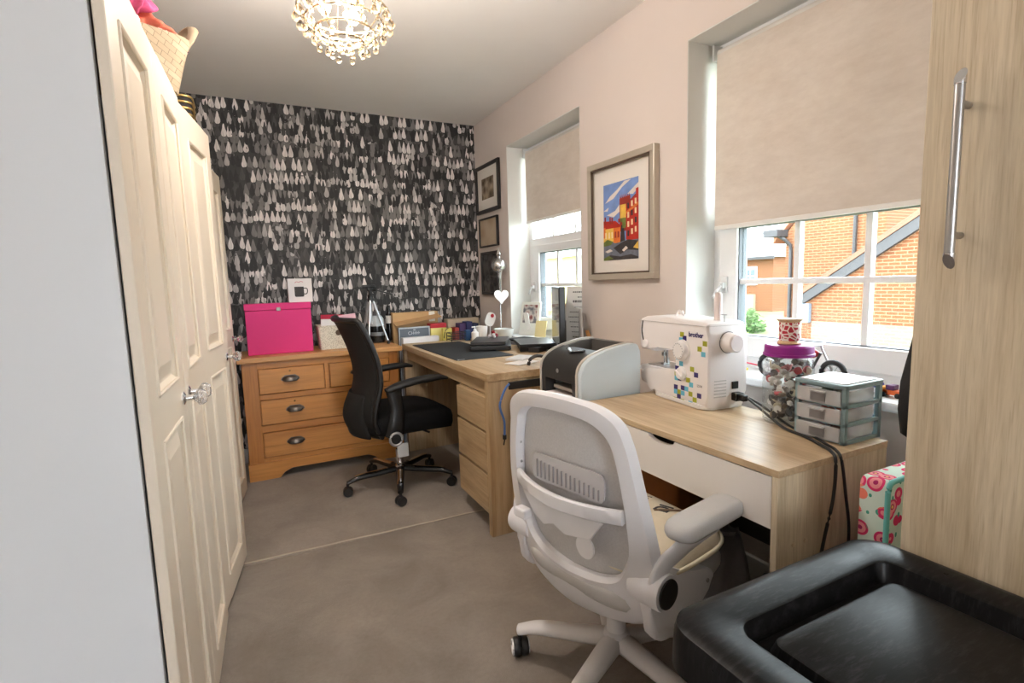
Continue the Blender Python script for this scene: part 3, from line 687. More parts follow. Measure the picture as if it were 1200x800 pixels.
MB().tube(smoothpath([(-.030, -.0402, .122), (-.018, -.0402, .130), (-.006, -.0402, .126), (.006, -.0402, .131), (.020, -.0402, .127)], 4), .0022, 6, flat=(1, .2), up=(0, 1, 0)).build('pink_squiggle', M('pink_print', (205, 140, 145), .7), mg)
# speckled basket with papers
def speckle(name, base, dots, sc, thr=.33):
    t = NT(name); v = t.coord(); vo = t.node('ShaderNodeTexVoronoi'); t.l.new(v, vo.inputs[0]); vo.inputs['Scale'].default_value = sc
    t.val('Base Color', t.ramp(vo.outputs['Distance'], [(0, lin(dots)), (thr, lin(base))], 'CONSTANT')); t.val('Roughness', .7); return t.m
sb = thing('storage_basket', 'cream speckled storage basket holding papers on the pine chest', 'basket', (.52, 3.665, CT))
SPK = speckle('speckled_cream', (228, 222, 206), (150, 140, 118), 190)
def rect4(w, d, z, y=0, r=.015): return [(a, c+y, z) for a, c in rr(w, d, r, 3)]
MB().loft([rect4(.27, .15, 0), rect4(.292, .172, .150), rect4(.298, .178, .152), rect4(.298, .178, .158), rect4(.284, .164, .158), rect4(.262, .142, .006)]).build('tub', SPK, sb, 50)
MB().lathe([(0, 0), (.019, 0), (.019, .002), (0, .002)], 16, (-.02, -.087, .108), 'y').build('grip_hole', M('grip_brown', (86, 70, 52), .6), sb)
for nm, lb, x0, y0, w, h, ang, rgb in (('paper_sheaf', 'white papers standing in the speckled basket', -.13, -.03, .12, .20, .05, (236, 232, 230)), ('folder', 'pale pink folder standing in the speckled basket', .0, .01, .13, .215, -.10, (236, 190, 200)), ('folder', 'red folder at the back of the speckled basket', -.12, .05, .20, .225, .04, (190, 40, 70))):
    o = MB().box((0, -.004, .012), (w, .004, h), bev=.001).build(nm, M(nm+str(rgb[1]), rgb, .7)); o.location = (.52+x0, 3.665+y0, CT); o.rotation_euler = (.06, ang, .05); tag(o, lb, 'stationery')
# tripod
tp = thing('camera_tripod', 'small silver tripod with black pan head on the pine chest', 'tripod', (.745, 3.70, CT))
ALU = M('silver_tube', (196, 198, 202), .3, .7)
for (x, y) in ((-.045, -.085), (.098, -.05), (-.065, .06)):
    top = Vector((x*.12, y*.12, .315)); ft = Vector((x, y, .012)); mid = top.lerp(ft, .55)
    lg = MB().tube([top, mid], .0095, 10).build('leg', ALU, tp, 60)
    MB().tube([mid, ft], .0065, 10).build('leg_lower', ALU, lg, 60)
    MB().tube([ft+Vector((0, 0, .014)), Vector((x, y, 0))], [.0085, .010], 10).build('rubber_foot', BLACKP, lg, 60)
    MB().cbox(top+Vector((0, 0, -.005)), (.022, .022, .03), bev=.003).build('leg_joint', BLACKP, lg)
b = MB(); b.lathe([(0, .30), (.020, .30), (.020, .345), (.014, .35), (.014, .385), (0, .385)], 16); b.build('spider', BLACKP, tp, 40)
b = MB(); b.cbox((-.012, -.01, .405), (.09, .045, .022), bev=.004); b.cbox((0, 0, .388), (.04, .035, .03), bev=.005); b.lathe([(0, -.02), (.016, -.02), (.016, .02), (0, .02)], 14, (.02, 0, .385), 'x'); b.build('pan_head', BLACKP, tp, 40)
MB().tube([(.02, .01, .385), (.09, .035, .365), (.16, .06, .345)], [.004, .004, .007], 8).build('pan_handle', BLACKP, tp, 60)
MB().tube([(0, 0, .30), (0, 0, .14)], .007, 10).build('centre_column', ALU, tp, 60)
# bottles behind the tripod
def bottle(label, loc, prof, mats, cat='bottle', parts=()):
    o = thing('bottle', label, cat, loc, group='bottles on the pine chest')
    MB().lathe(prof, 20).build('body', mats, o, 40)
    for nm, pr, m in parts: MB().lathe(pr, 20).build(nm, m, o, 40)
bottle('dark jar with white upper half behind the tripod legs', (.80, 3.80, CT), [(0, 0), (.048, 0), (.05, .01), (.05, .12), (0, .12)], M('dark_jar', (22, 24, 28), .2), parts=[('shoulder', [(0, .12), (.05, .12), (.05, .17), (.032, .195), (0, .195)], M('pale_shoulder', (206, 214, 218), .3)), ('cap', [(0, .195), (.03, .195), (.03, .225), (0, .225)], M('grey_cap', (120, 122, 124), .4)), ('label', [(.0503, .05), (.0506, .06), (.0506, .066), (.0503, .076)], M('lbl_grey', (120, 124, 128), .6))])
bottle('slim black bottle with white label right of the tripod', (.905, 3.86, CT), [(0, 0), (.022, 0), (.024, .008), (.024, .19), (.010, .215), (.010, .235), (0, .235)], M('black_bottle', (20, 20, 22), .15), parts=[('label', [(.0243, .13), (.0246, .131), (.0246, .185), (.0243, .186)], PAPER), ('cap', [(0, .235), (.012, .235), (.012, .262), (0, .262)], BLACKP)])

# ================================================================== big oak desk under the small window
DZ = .77; DX0, DX1, DY0, DY1 = .92, 1.640, 2.11, 3.575
dk = thing('oak_desk', 'large pale oak desk with three drawers under the small window', 'desk', (DX0, DY0, .0))
P = dict(parent=dk, world=True)
MB().box((DX0-.005, DY0-.004, DZ-.036), (DX1, DY1, DZ), bev=.0025).build('top', OAKY, **P)
MB().box((DX0, DY0, 0), (DX1, DY0+.036, DZ-.037), bev=.0015).build('end_panel', OAKZ, **P)
MB().box((DX0, DY1-.04, .004), (DX1, DY1-.004, DZ-.037), bev=.0015).build('end_panel', OAKZ, **P)
MB().box((DX0+.02, DY0+.04, DZ-.105), (DX0+.038, DY1-.042, DZ-.037), bev=.001).build('apron', OAKY, **P)
MB().box((DX1-.19, DY0+.42, .12), (DX1-.175, DY1-.042, DZ-.037)).build('modesty_panel', M('graphite_board', (92, 88, 86), .6), **P)
b = MB(); b.box((DX0+.022, DY0+.04, .085), (DX1-.10, DY0+.415, DZ-.11)); b.build('pedestal', OAKZ, **P)
for z0, z1 in ((.10, .283), (.297, .483), (.497, .655)):
    MB().box((DX0+.002, DY0+.044, z0), (DX0+.021, DY0+.412, z1), bev=.0015).build('drawer_front', OAKY, **P)
# desk mat
mt = thing('desk_mat', 'large black desk mat lying on the oak desk', 'desk mat', (1.12, 3.02, DZ))
MB().prism(rr(.34, .86, .012, 4, 0, -.02), .0, .003, 'z', bev=.0008).build('mat', M('mat_black', (26, 27, 30), .75, var=.08, bump=.2, bscale=500), mt)
MB().box((-.160, -.438, .003), (-.120, -.430, .0034)).build('mark', M('mat_print', (190, 192, 196), .6), mt)
# stack of closed laptops
DGREY = M('laptop_grey', (52, 54, 57), .35, var=.06); DBLK = M('laptop_black', (27, 28, 30), .35)
def laptop(label, loc, rz, w, d, h, tilt=0):
    o = thing('laptop', label, 'laptop', loc, rz, 'closed laptops on the oak desk'); o.rotation_euler = (tilt, 0, rz)
    MB().prism(rr(w, d, .012, 4), .003, h*.5, 'z', bev=.002).build('base', DBLK, o)
    MB().prism(rr(w-.004, d-.004, .012, 4), h*.5+.001, h, 'z', bev=.002).build('lid', DGREY, o)
    b = MB()
    for sx in (-1, 1):
        for sy in (-1, 1): b.lathe([(0, 0), (.006, 0), (.006, .003), (0, .003)], 8, (sx*(w/2-.03), sy*(d/2-.03), 0))
    b.build('feet', BLACKP, o)
laptop('bottom closed laptop of the stack on the desk mat', (1.33, 2.97, DZ+.0035), R(64), .36, .25, .026)
laptop('top closed laptop of the stack on the desk mat', (1.335, 2.99, DZ+.0305), R(60), .32, .22, .022)
laptop('closed laptop leaning beside the stack next to the monitor', (1.525, 2.755, DZ+.028), R(70), .33, .23, .02, 0)
MB_ = tag(MB().prism(rr(.30, .21, .01, 3), 0, .026, 'z', bev=.004).build('document_case', M('case_black', (20, 20, 22), .5)), 'black zip case under the leaning laptop', 'case'); MB_.location = (1.53, 2.755, DZ+.001); MB_.rotation_euler = (0, 0, R(66))
# monitor seen edge-on
mo = thing('monitor', 'black desktop monitor seen nearly edge on by the small window', 'monitor', (1.52, 2.47, DZ), R(-26))
# local: screen faces -x, width along y
MB().box((-.016, -.22, .055), (.016, .22, .375), bev=.005, seg=2).build('case', M('monitor_black', (22, 22, 24), .3), mo)
MB().box((-.0175, -.207, .073), (-.0155, .207, .362)).build('screen', M('screen_off', (60, 64, 68), .08, spec=.8), mo)
MB().cbox((.03, 0, .11), (.022, .05, .16), bev=.004).build('neck', BLACKP, mo)
MB().prism(rr(.17, .24, .03, 4, .02, 0), .001, .012, 'z', bev=.003).build('stand_base', BLACKP, mo)
# things at the back of the desk
cup_ = thing('pen_pot', 'white pot beside the pale bowl at the corner of the desk', 'pot', (1.462, 3.42, DZ))
MB().lathe([(0, 0), (.035, 0), (.042, .10), (.038, .10), (.032, .006), (0, .006)], 20).build('pot', M('pot_white', (228, 222, 216), .4), cup_, 40)
bw = thing('glass_bowl', 'frosted glass bowl on the oak desk below the silver ornament', 'bowl', (1.565, 3.27, DZ))
MB().lathe([(0, 0), (.035, 0), (.05, .01), (.072, .085), (.068, .085), (.046, .014), (0, .01)], 24).build('bowl', M('frosted_glass', (214, 216, 214), .25), bw, 40)
hc = thing('note_holder', 'white rounded card with red mark held up behind the desk mat', 'card', (1.555, 3.48, DZ))
MB().prism(rr(.075, .10, .03, 5, 0, .14), -.002, .002, 'y', bev=.0008).build('card', PAPER, hc)
MB().lathe([(0, 0), (.014, 0), (.014, .001), (0, .001)], 14, (.006, -.0035, .170), 'y').build('red_mark', M('red_print', (190, 40, 50), .6), hc)
b = MB(); b.tube([(0, .004, .01), (0, .004, .10)], .003, 6); b.lathe([(0, 0), (.03, 0), (.03, .008), (0, .01)], 16); b.build('stand', WHITE, hc, 40)
for c in hc.children:
    if c.name.startswith(('card', 'red_mark')): c.rotation_euler = (0, R(22), 0); c.location = (-.05, 0, .01)
lo = thing('lotion_bottle', 'small white pump bottle at the far corner of the desk mat', 'bottle', (1.40, 3.40, DZ))
MB().lathe([(0, 0), (.024, 0), (.026, .006), (.026, .06), (.012, .07), (.010, .085), (0, .085)], 18).build('body', M('lotion_white', (236, 232, 230), .35), lo, 40)
b = MB(); b.tube([(0, 0, .084), (0, 0, .10)], .004, 8); b.tube([(.004, 0, .10), (-.024, 0, .098)], .005, 8); b.build('pump', WHITE, lo, 50)
bt = tag(MB().box((-.018, -.018, 0), (.018, .018, .075), bev=.004).build('ink_box', M('ink_blue', (46, 84, 128), .5)), 'small blue box beside the white pump bottle', 'box'); bt.location = (1.365, 3.46, DZ+.001)
gb = thing('glass_trinket', 'small red and clear glass trinket on the laptop stack', 'trinket', (1.375, 3.03, DZ+.0535))
for i, (x, y, z, r) in enumerate(((0, 0, .016, .016), (.026, .01, .014, .014), (-.02, .018, .013, .013), (.008, .02, .036, .013), (-.005, -.022, .012, .012))):
    MB().sphere((x, y, z), r, 1).build('glass_bead', M('bead_red', (150, 40, 50), .1) if i % 2 else M('bead_clear', (200, 190, 190), .08), gb)
# silver ball ornament with hanging heart
orn = thing('silver_ornament', 'tall silver ball ornament with a white heart at the back of the desk', 'ornament', (1.605, 3.40, DZ))
MB().lathe([(0, 0), (.05, 0), (.052, .008), (.012, .02), (.006, .03), (.006, .43), (.016, .45), (.012, .47), (.02, .485), (0, .485)], 20).build('column', M('silver_col', (190, 190, 192), .25, .9), orn, 40)
MB().sphere((0, 0, .528), .054, 3).build('ball', M('silver_ball', (205, 203, 200), .22, .9, var=.15, vscale=40), orn, 180)
MB().lathe([(0, .57), (.018, .572), (.012, .59), (.02, .605), (.004, .65), (0, .66)], 12).build('finial', CHROME, orn, 40)
b = MB(); hp = []
for i in range(28):
    a = 2*math.pi*i/28; hp.append((.0035*16*math.sin(a)**3, .0035*(13*math.cos(a)-5*math.cos(2*a)-2*math.cos(3*a)-math.cos(4*a))))
b.prism([(x-.012, z+.31) for x, z in hp], -.052, -.044, 'y', bev=.002); b.build('heart', M('heart_white', (236, 232, 228), .5), orn)
MB().tube([(-.012, -.048, .34), (-.01, -.046, .44), (0, -.045, .50)], .0012, 5).build('ribbon', PAPER, orn)
# photo stand and leaning frames on the sill of the small window
SZ1 = .801
pf = thing('photo_stand', 'white photo frame with a group picture on the small window sill', 'photo frame', (1.735, 3.225, SZ1), R(-66))
# local: front faces -y
rt = Matrix.Rotation(R(-12), 4, 'X')
MB().box((-.085, -.006, .0), (.085, .006, .235), bev=.002, mat=rt).build('frame', M('frame_white', (236, 238, 232), .5), pf)
def photo_mat(name, seed, cols, sc=22):
    t = NT(name); v = t.coord(loc=(seed, 0, 0)); vo = t.node('ShaderNodeTexVoronoi'); t.l.new(v, vo.inputs[0]); vo.inputs['Scale'].default_value = sc
    nz = t.noise(v, sc*.7, 3); k = t.ramp(t.math('ADD', t.math('MULTIPLY', nz, .7), t.math('MULTIPLY', vo.outputs['Distance'], .5)), [(i/(len(cols)-1)*.5+.25, lin(c)) for i, c in enumerate(cols)])
    t.val('Base Color', k); t.val('Roughness', .25); return t.m
MB().box((-.062, -.0075, .085), (.062, -.006, .215), mat=rt).build('photo', photo_mat('photo_group', 3, [(70, 62, 62), (150, 96, 96), (214, 206, 200), (120, 120, 128)]), pf)
MB().box((-.02, .012, 0), (.02, .016, .16), mat=Matrix.Rotation(R(14), 4, 'X')).build('strut', PAPER, pf)
yc = tag(MB().box((-.045, -.003, .0), (.045, .003, .11), bev=.001, mat=rt).build('note_card', M('note_yellow', (240, 228, 170), .7)), 'pale yellow card standing on the sill beside the photo frame', 'card'); yc.location = (1.735, 3.06, SZ1); yc.rotation_euler = (0, 0, R(-66))
nf = thing('text_frame', 'tall pale framed print with lines of text leaning at the small window', 'picture frame', (1.726, 2.59, SZ1), R(-62))
MB().box((-.10, -.010, 0), (.10, .004, .345), bev=.002, mat=rt).build('frame', M('frame_pale', (226, 222, 214), .5), nf)
MB().box((-.088, -.0115, .012), (.088, -.010, .333), mat=rt).build('sheet', PAPER, nf)
b = MB(); rq = random.Random(9)      # lines of small print, too fine to read
for k, (w_, h_) in enumerate(((.11, .008), (.04, .006), (.10, .014), (.07, .004), (.13, .005), (.14, .005), (.12, .005), (.10, .005), (.08, .004), (.06, .006))):
    x = -w_/2
    while x < w_/2:
        q = rq.uniform(.006, .016); z = .305-k*.030; b.box((x, -.0118, z), (min(x+q, w_/2), -.0115, z+h_), mat=rt); x += q+.003
b.build('small_print', M('ink_grey', (110, 106, 104), .8), nf)
wf = thing('small_picture', 'small reddish picture in a wooden frame behind the monitor on the sill', 'picture frame', (1.715, 2.735, SZ1), R(-70))
MB().box((-.06, -.006, 0), (.06, .006, .235), bev=.002, mat=rt).build('frame', wood('frame_brown', (150, 98, 58), (176, 122, 78), None, 'z'), wf)
MB().box((-.045, -.0075, .015), (.045, -.006, .215), mat=rt).build('picture', photo_mat('photo_red', 5, [(180, 60, 40), (226, 170, 120), (230, 215, 190), (90, 80, 70)], 14), wf)
wt = tag(MB().tube([(0, 0, 0), (.0, .012, .24)], [.019, .013], 12, flat=(1, .6)).build('phone_handset', M('handset_white', (234, 234, 232), .35), smooth=60), 'upright white handset standing between monitor and wall', 'handset'); wt.location = (1.60, 2.36, DZ+.012)
sc = thing('wooden_clip', 'small tan wooden clip leaning on the wall behind the printer', 'clip', (1.635, 2.30, DZ))
MB().tube([(0, .06, .13), (-.004, .0, .03), (-.006, -.02, .004)], [.012, .013, .010], 8, flat=(1, .5)).build('arm', wood('clip_wood', (170, 118, 62), (196, 144, 84), None, 'z'), sc)
MB().lathe([(0, 0), (.03, 0), (.028, .008), (0, .01)], 14, (-.01, -.02, 0)).build('base', BLACKP, sc, 40)
# clutter in front of the monitor
for nm, lb, ct, loc, sz, rz, rgb in (
    ('envelope', 'white envelope lying at the near edge of the oak desk', 'paper', (1.20, 2.30, DZ+.001), (.16, .10, .004), 20, (232, 226, 222)),
    ('paper_pad', 'crumpled white papers near the laptops on the oak desk', 'paper', (1.25, 2.42, DZ+.001), (.15, .10, .012), 35, (222, 222, 222)),
    ('paper_pad', 'grey leaflets tucked beside the monitor base', 'paper', (1.60, 2.625, DZ+.001), (.10, .08, .018), 10, (190, 190, 194)),
    ('cable_box', 'small black box on the desk near the monitor base', 'box', (1.47, 2.62, DZ+.001), (.10, .07, .03), 30, (34, 34, 38)),
    ('tablet', 'dark tablet lying on the sill end of the desk', 'tablet', (1.60, 3.02, DZ+.022), (.17, .22, .012), 12, (30, 30, 34)),
    ('notebook', 'grey notebook under the dark tablet on the desk', 'notebook', (1.60, 3.02, DZ+.001), (.19, .25, .020), 8, (150, 150, 156))):
    o = MB().box((-sz[0]/2, -sz[1]/2, 0), (sz[0]/2, sz[1]/2, sz[2]), bev=min(.003, sz[2]*.3)).build(nm, M(nm+str(rgb[0]), rgb, .6, var=.05, vscale=20)); o.location = loc; o.rotation_euler = (0, 0, R(rz)); tag(o, lb, ct)
tpd = thing('tape_dispenser', 'curved black tape dispenser at the near edge of the oak desk', 'tape dispenser', (1.24, 2.20, DZ), R(-15))
pts = smoothpath([(-.055, 0, .002), (-.045, 0, .03), (-.015, 0, .045), (.02, 0, .04), (.045, 0, .022), (.055, 0, .006)], 4)
MB().tube(pts, [.012]*len(pts), 8, flat=(1.2, .7)).build('body', BLACKP, tpd, 60)
# blue lanyard cable hanging at the desk end
bc = thing('blue_cable', 'blue cord with black plug hanging at the end of the oak desk', 'cable', (1.0, 2.095, .70))
pth = smoothpath([(.02, -.004, .018), (.0, -.004, .0), (-.025, -.004, -.05), (-.03, -.004, -.09), (-.012, -.004, -.15), (-.012, -.004, -.22)], 6)
MB().tube(pth, .0055, 8).build('cord', M('cord_blue', (74, 112, 176), .6), bc, 60)
b = MB(); b.tube([(-.012, -.004, -.215), (-.012, -.004, -.235)], .009, 10); b.tube([(-.012, -.004, -.235), (-.018, -.004, -.262)], .0035, 8); b.build('plug', BLACKP, bc, 50)
bx = tag(MB().box((0, 0, 0), (.30, .012, .035), bev=.002).build('power_strip', BLACKP), 'black power strip under the near edge of the desk top', 'power strip'); bx.location = (1.02, 2.092, .690)

# ------------------------------------------------ between chest and desk, against the wall
def carton(name, label, a, b_, m, cat='box'):
    o = thing(name, label, cat, ((a[0]+b_[0])/2, (a[1]+b_[1])/2, a[2]))
    MB().box(a, b_, bev=.002).build('carton', m, o, world=True); return o
CARD = M('cardboard', (196, 158, 112), .85, var=.06)
o = carton('cardboard_carton', 'tall brown cardboard box against the patterned wall behind the desk', (.915, 3.79, .005), (1.26, 3.885, .975), CARD)
MB().box((1.19, 3.786, .90), (1.235, 3.79, .975)).build('tape', M('tape_white', (232, 226, 214), .5), o, world=True)
b = MB(); b.face([(.915, 3.79, .905), (1.26, 3.79, .955), (1.26, 3.70, .935), (.915, 3.70, .885)]); b.build('flap', CARD, o, world=True, solid=.004)
o = carton('boxed_board', 'slate grey boxed board with pale edge standing beside the pine chest', (.925, 3.675, .005), (1.155, 3.70, .875), M('slate_grey', (96, 104, 114), .6))
b = MB()
for a, c in (((.925, 3.672, .865), (1.155, 3.675, .875)), ((.925, 3.672, .3), (.932, 3.675, .865)), ((1.148, 3.672, .3), (1.155, 3.675, .865))): b.box(a, c)
b.build('pale_edge', M('edge_pale', (190, 196, 204), .5), o, world=True)
EP = M('edge_pale', (190, 196, 204))
text('lettering', 'C', .034, EP, o, Matrix.Translation((1.003-o.location.x, 3.6735-o.location.y, .830-o.location.z)) @ Matrix.Rotation(R(90), 4, 'X'))
b = MB()     # blurred small capitals after the initial, and the crest above
for k in range(5): b.box((1.018+k*.013, 3.673, .821), (1.018+k*.013+.003, 3.6745, .842)); b.box((1.021+k*.013, 3.673, .829), (1.027+k*.013, 3.6745, .833))
b.box((1.032, 3.673, .850), (1.048, 3.6745, .857)); b.build('small_capitals', EP, o, world=True)
o = carton('yellow_box', 'red topped pale yellow box standing beside the slate board', (1.165, 3.68, .005), (1.285, 3.76, .855), M('yellow_carton', (226, 212, 130), .6))
MB().box((1.163, 3.678, .856), (1.287, 3.762, .889), bev=.002).build('lid', M('red_lid', (186, 30, 44), .5), o, world=True)
o = carton('yellow_pouch', 'small pale yellow pouch hung in front of the yellow box', (1.245, 3.64, .005), (1.315, 3.672, .852), M('pouch_yellow', (220, 204, 110), .6), 'pouch')
MB().tube(smoothpath([(1.25, 3.636, .78), (1.262, 3.634, .835), (1.285, 3.634, .852)], 4), .003, 6).build('cord', BLACKP, o, world=True)
o = carton('white_carton', 'white carton with a red print in the gap between chest and desk', (.935, 3.60, .005), (1.20, 3.665, .805), M('carton_bright', (236, 234, 236), .6))
MB().box((.938, 3.598, .65), (.955, 3.60, .68)).build('red_print', M('red_print', (190, 40, 50)), o, world=True)
o = carton('magazine_file', 'beige magazine file against the wall at the far end of the desk', (1.34, 3.80, .005), (1.60, 3.885, .905), M('file_beige', (206, 190, 166), .7), 'file box')
for k, (x, w, h, rgb) in enumerate(((1.40, .05, .875, (84, 62, 110)), (1.455, .05, .885, (60, 66, 120)), (1.51, .045, .87, (50, 60, 92)), (1.36, .035, .845, (170, 60, 50)))):
    o = tag(MB().box((x, 3.70, .005), (x+w, 3.79, h), bev=.002).build('binder', M('binder%d' % k, rgb, .6)), ('purple', 'violet blue', 'navy', 'red')[k]+' binder standing behind the far end of the desk', 'binder', 'binders behind the desk')
o = thing('wire_tray', 'black wire letter tray behind the desk mat', 'letter tray', (1.30, 3.50, DZ))
for z in (.012, .035, .058):
    ring = [(x, y, z) for x, y in rr(.12, .10, .01, 2)]; MB().tube(ring+[ring[0]], .003, 6).build('wire', BLACKP, o)
for x in (-.059, .059):
    for y in (-.049, .049): MB().tube([(x, y, 0), (x, y, .06)], .003, 6).build('post', BLACKP, o)
# ================================================================== pictures on the right wall
def wall_picture(label, y0, y1, z0, z1, fw, fm, mat_w, art, depth=.022, group=None):
    """frame hung flat on the right wall; spans y0..y1, z0..z1"""
    o = thing('framed_picture', label, 'picture', (XR-.001, (y0+y1)/2, z0), group=group)
    P = dict(parent=o, world=True); xf = XR-.001-depth; xb = XR-.001
    b = MB(); b.box((xf, y0, z0), (xb, y1, z0+fw), bev=.003); b.box((xf, y0, z1-fw), (xb, y1, z1), bev=.003); b.box((xf, y0, z0+fw-.001), (xb, y0+fw, z1-fw+.001), bev=.003); b.box((xf, y1-fw, z0+fw-.001), (xb, y1, z1-fw+.001), bev=.003)
    b.build('frame', fm, **P)
    MB().box((xb-.010, y0+fw*.8, z0+fw*.8), (xb-.002, y1-fw*.8, z1-fw*.8)).build('mount', M('mount_white', (232, 226, 218), .8, var=.01), **P)
    a = mat_w
    if art: MB().box((xb-.0115, y0+fw+a[0], z0+fw+a[1]), (xb-.010, y1-fw-a[2], z1-fw-a[3])).build('print', art, **P)
    return o
BLKF = M('frame_black', (34, 30, 28), .4)
wall_picture('sepia view in a black frame with cream mount, topmost of the three small pictures', 3.45, 3.868, 1.705, 2.062, .026, BLKF, (.075, .075, .075, .075), photo_mat('sepia_view', 2, [(70, 62, 52), (120, 106, 88), (176, 160, 138)], 16))
wall_picture('tan print in a thin dark frame, middle of the three small pictures', 3.50, 3.832, 1.448, 1.668, .012, BLKF, (.0, .0, .0, .0), photo_mat('tan_print', 7, [(150, 124, 98), (186, 164, 138), (200, 182, 158)], 9))
wall_picture('dark print in a black frame, lowest of the three small pictures', 3.50, 3.815, 1.085, 1.412, .02, BLKF, (.0, .0, .0, .0), photo_mat('dark_print', 11, [(26, 25, 25), (44, 42, 42), (92, 90, 88)], 13))
SILF = M('frame_pewter', (196, 186, 170), .3, .25)
bp = wall_picture('colourful town painting with red buildings in a silver frame between the windows', 1.823, 2.335, 1.174, 1.766, .030, SILF, (0, 0, 0, 0), None, .034)
P = dict(parent=bp, world=True)
b = MB(); q = .030; xf = XR-.032
b.box((xf, 1.823+q, 1.174+q), (xf+.010, 2.335-q, 1.174+q+.008)); b.box((xf, 1.823+q, 1.766-q-.008), (xf+.010, 2.335-q, 1.766-q)); b.box((xf, 1.823+q, 1.174+q), (xf+.010, 1.823+q+.008, 1.766-q)); b.box((xf, 2.335-q-.008, 1.174+q), (xf+.010, 2.335-q, 1.766-q))
b.build('inner_slip', M('slip_brown', (84, 68, 54), .4), **P)
# the painting: painted shapes printed flat. u 0..1 left to right as seen, v 0..1 upward
AY0, AY1, AZ0, AZ1 = 2.222, 1.952, 1.272, 1.650
b = MB(); art = [M('art_sky', (120, 150, 206), .5, var=.12, vscale=20), M('art_cloud', (226, 216, 208), .5), M('art_red', (186, 48, 34), .5, var=.15, vscale=40), M('art_orange', (222, 120, 50), .5, var=.12, vscale=40), M('art_yellow', (232, 190, 84), .5, var=.1, vscale=40), M('art_dark', (62, 58, 60), .5, var=.25, vscale=50), M('art_slate', (110, 116, 130), .5, var=.2, vscale=40), M('art_green', (110, 122, 60), .5, var=.2, vscale=50), M('art_brick', (150, 52, 40), .5), M('art_cream', (236, 214, 170), .5)]
lay = [0]
def shp(mi, pts):
    lay[0] += 1; x = XR-.0116-lay[0]*.00003
    b.face([(x, AY0+(AY1-AY0)*u, AZ0+(AZ1-AZ0)*v) for u, v in pts], mi)
def rc(mi, u0, v0, u1, v1): shp(mi, [(u0, v0), (u1, v0), (u1, v1), (u0, v1)])
rc(0, 0, 0, 1, 1)
shp(1, [(.05, .76), (.3, .80), (.55, .92), (.8, .99), (.62, .99), (.4, .9), (.2, .84)]); shp(1, [(.1, .60), (.35, .64), (.5, .72), (.48, .62), (.3, .56)]); shp(1, [(.7, .82), (1, .93), (1, .86), (.85, .80)]); shp(1, [(0, .66), (.16, .70), (.12, .65)])
shp(8, [(.48, .36), (.48, .78), (.78, .80), (.78, .36)])
for k in range(6): shp(8, [(.49+k*.05, .77), (.50+k*.05, .835), (.53+k*.05, .77)])
rc(4, .50, .52, .66, .70); rc(7, .50, .48, .68, .53); rc(8, .50, .70, .78, .735)
shp(2, [(.66, .25), (.66, .70), (.93, .80), (.93, .86), (1, .87), (1, .22)])
shp(3, [(.66, .60), (1, .70), (1, .66), (.66, .57)]); shp(8, [(.66, .70), (.93, .80), (.93, .77), (.66, .68)])
for i in range(3):
    for j in range(4): rc(9 if (i+j) % 3 else 5, .70+i*.10, .29+j*.115+i*.02, .75+i*.10, .36+j*.115+i*.02)
shp(2, [(0, .42), (0, .53), (.1, .52), (.36, .51), (.52, .44), (.52, .40)])
for u, v in ((.03, .58), (.18, .57), (.24, .56), (.44, .53)): rc(8, u, .48, u+.045, v)
rc(4, 0, .24, .32, .42); rc(3, .30, .22, .50, .42); rc(3, 0, .30, .06, .44)
for u in (.05, .15, .24, .34, .42): rc(9 if u < .3 else 8, u, .29, u+.045, .37)
shp(5, [(.50, .22), (.53, .44), (.60, .44), (.64, .22)]); rc(7, .56, .40, .66, .49)
shp(6, [(0, 0), (0, .24), (.4, .22), (.6, .24), (1, .24), (1, 0)])
shp(5, [(.3, .16), (.5, .21), (.72, .25), (1, .22), (1, .10), (.7, .12), (.5, .07)]); shp(7, [(.0, .24), (.12, .28), (.3, .24), (.22, .20), (0, .19)]); shp(4, [(.86, .14), (1, .22), (1, .12)])
shp(5, [(0, .0), (.2, .07), (.5, .04), (.8, .06), (1, .02), (1, 0)]); shp(1, [(.05, .12), (.2, .15), (.28, .12), (.12, .10)]); shp(7, [(0, .03), (.16, .06), (.3, .02), (.1, 0), (0, 0)]); shp(1, [(.55, .12), (.66, .17), (.72, .14), (.6, .1)])
b.build('painting', art, **P)

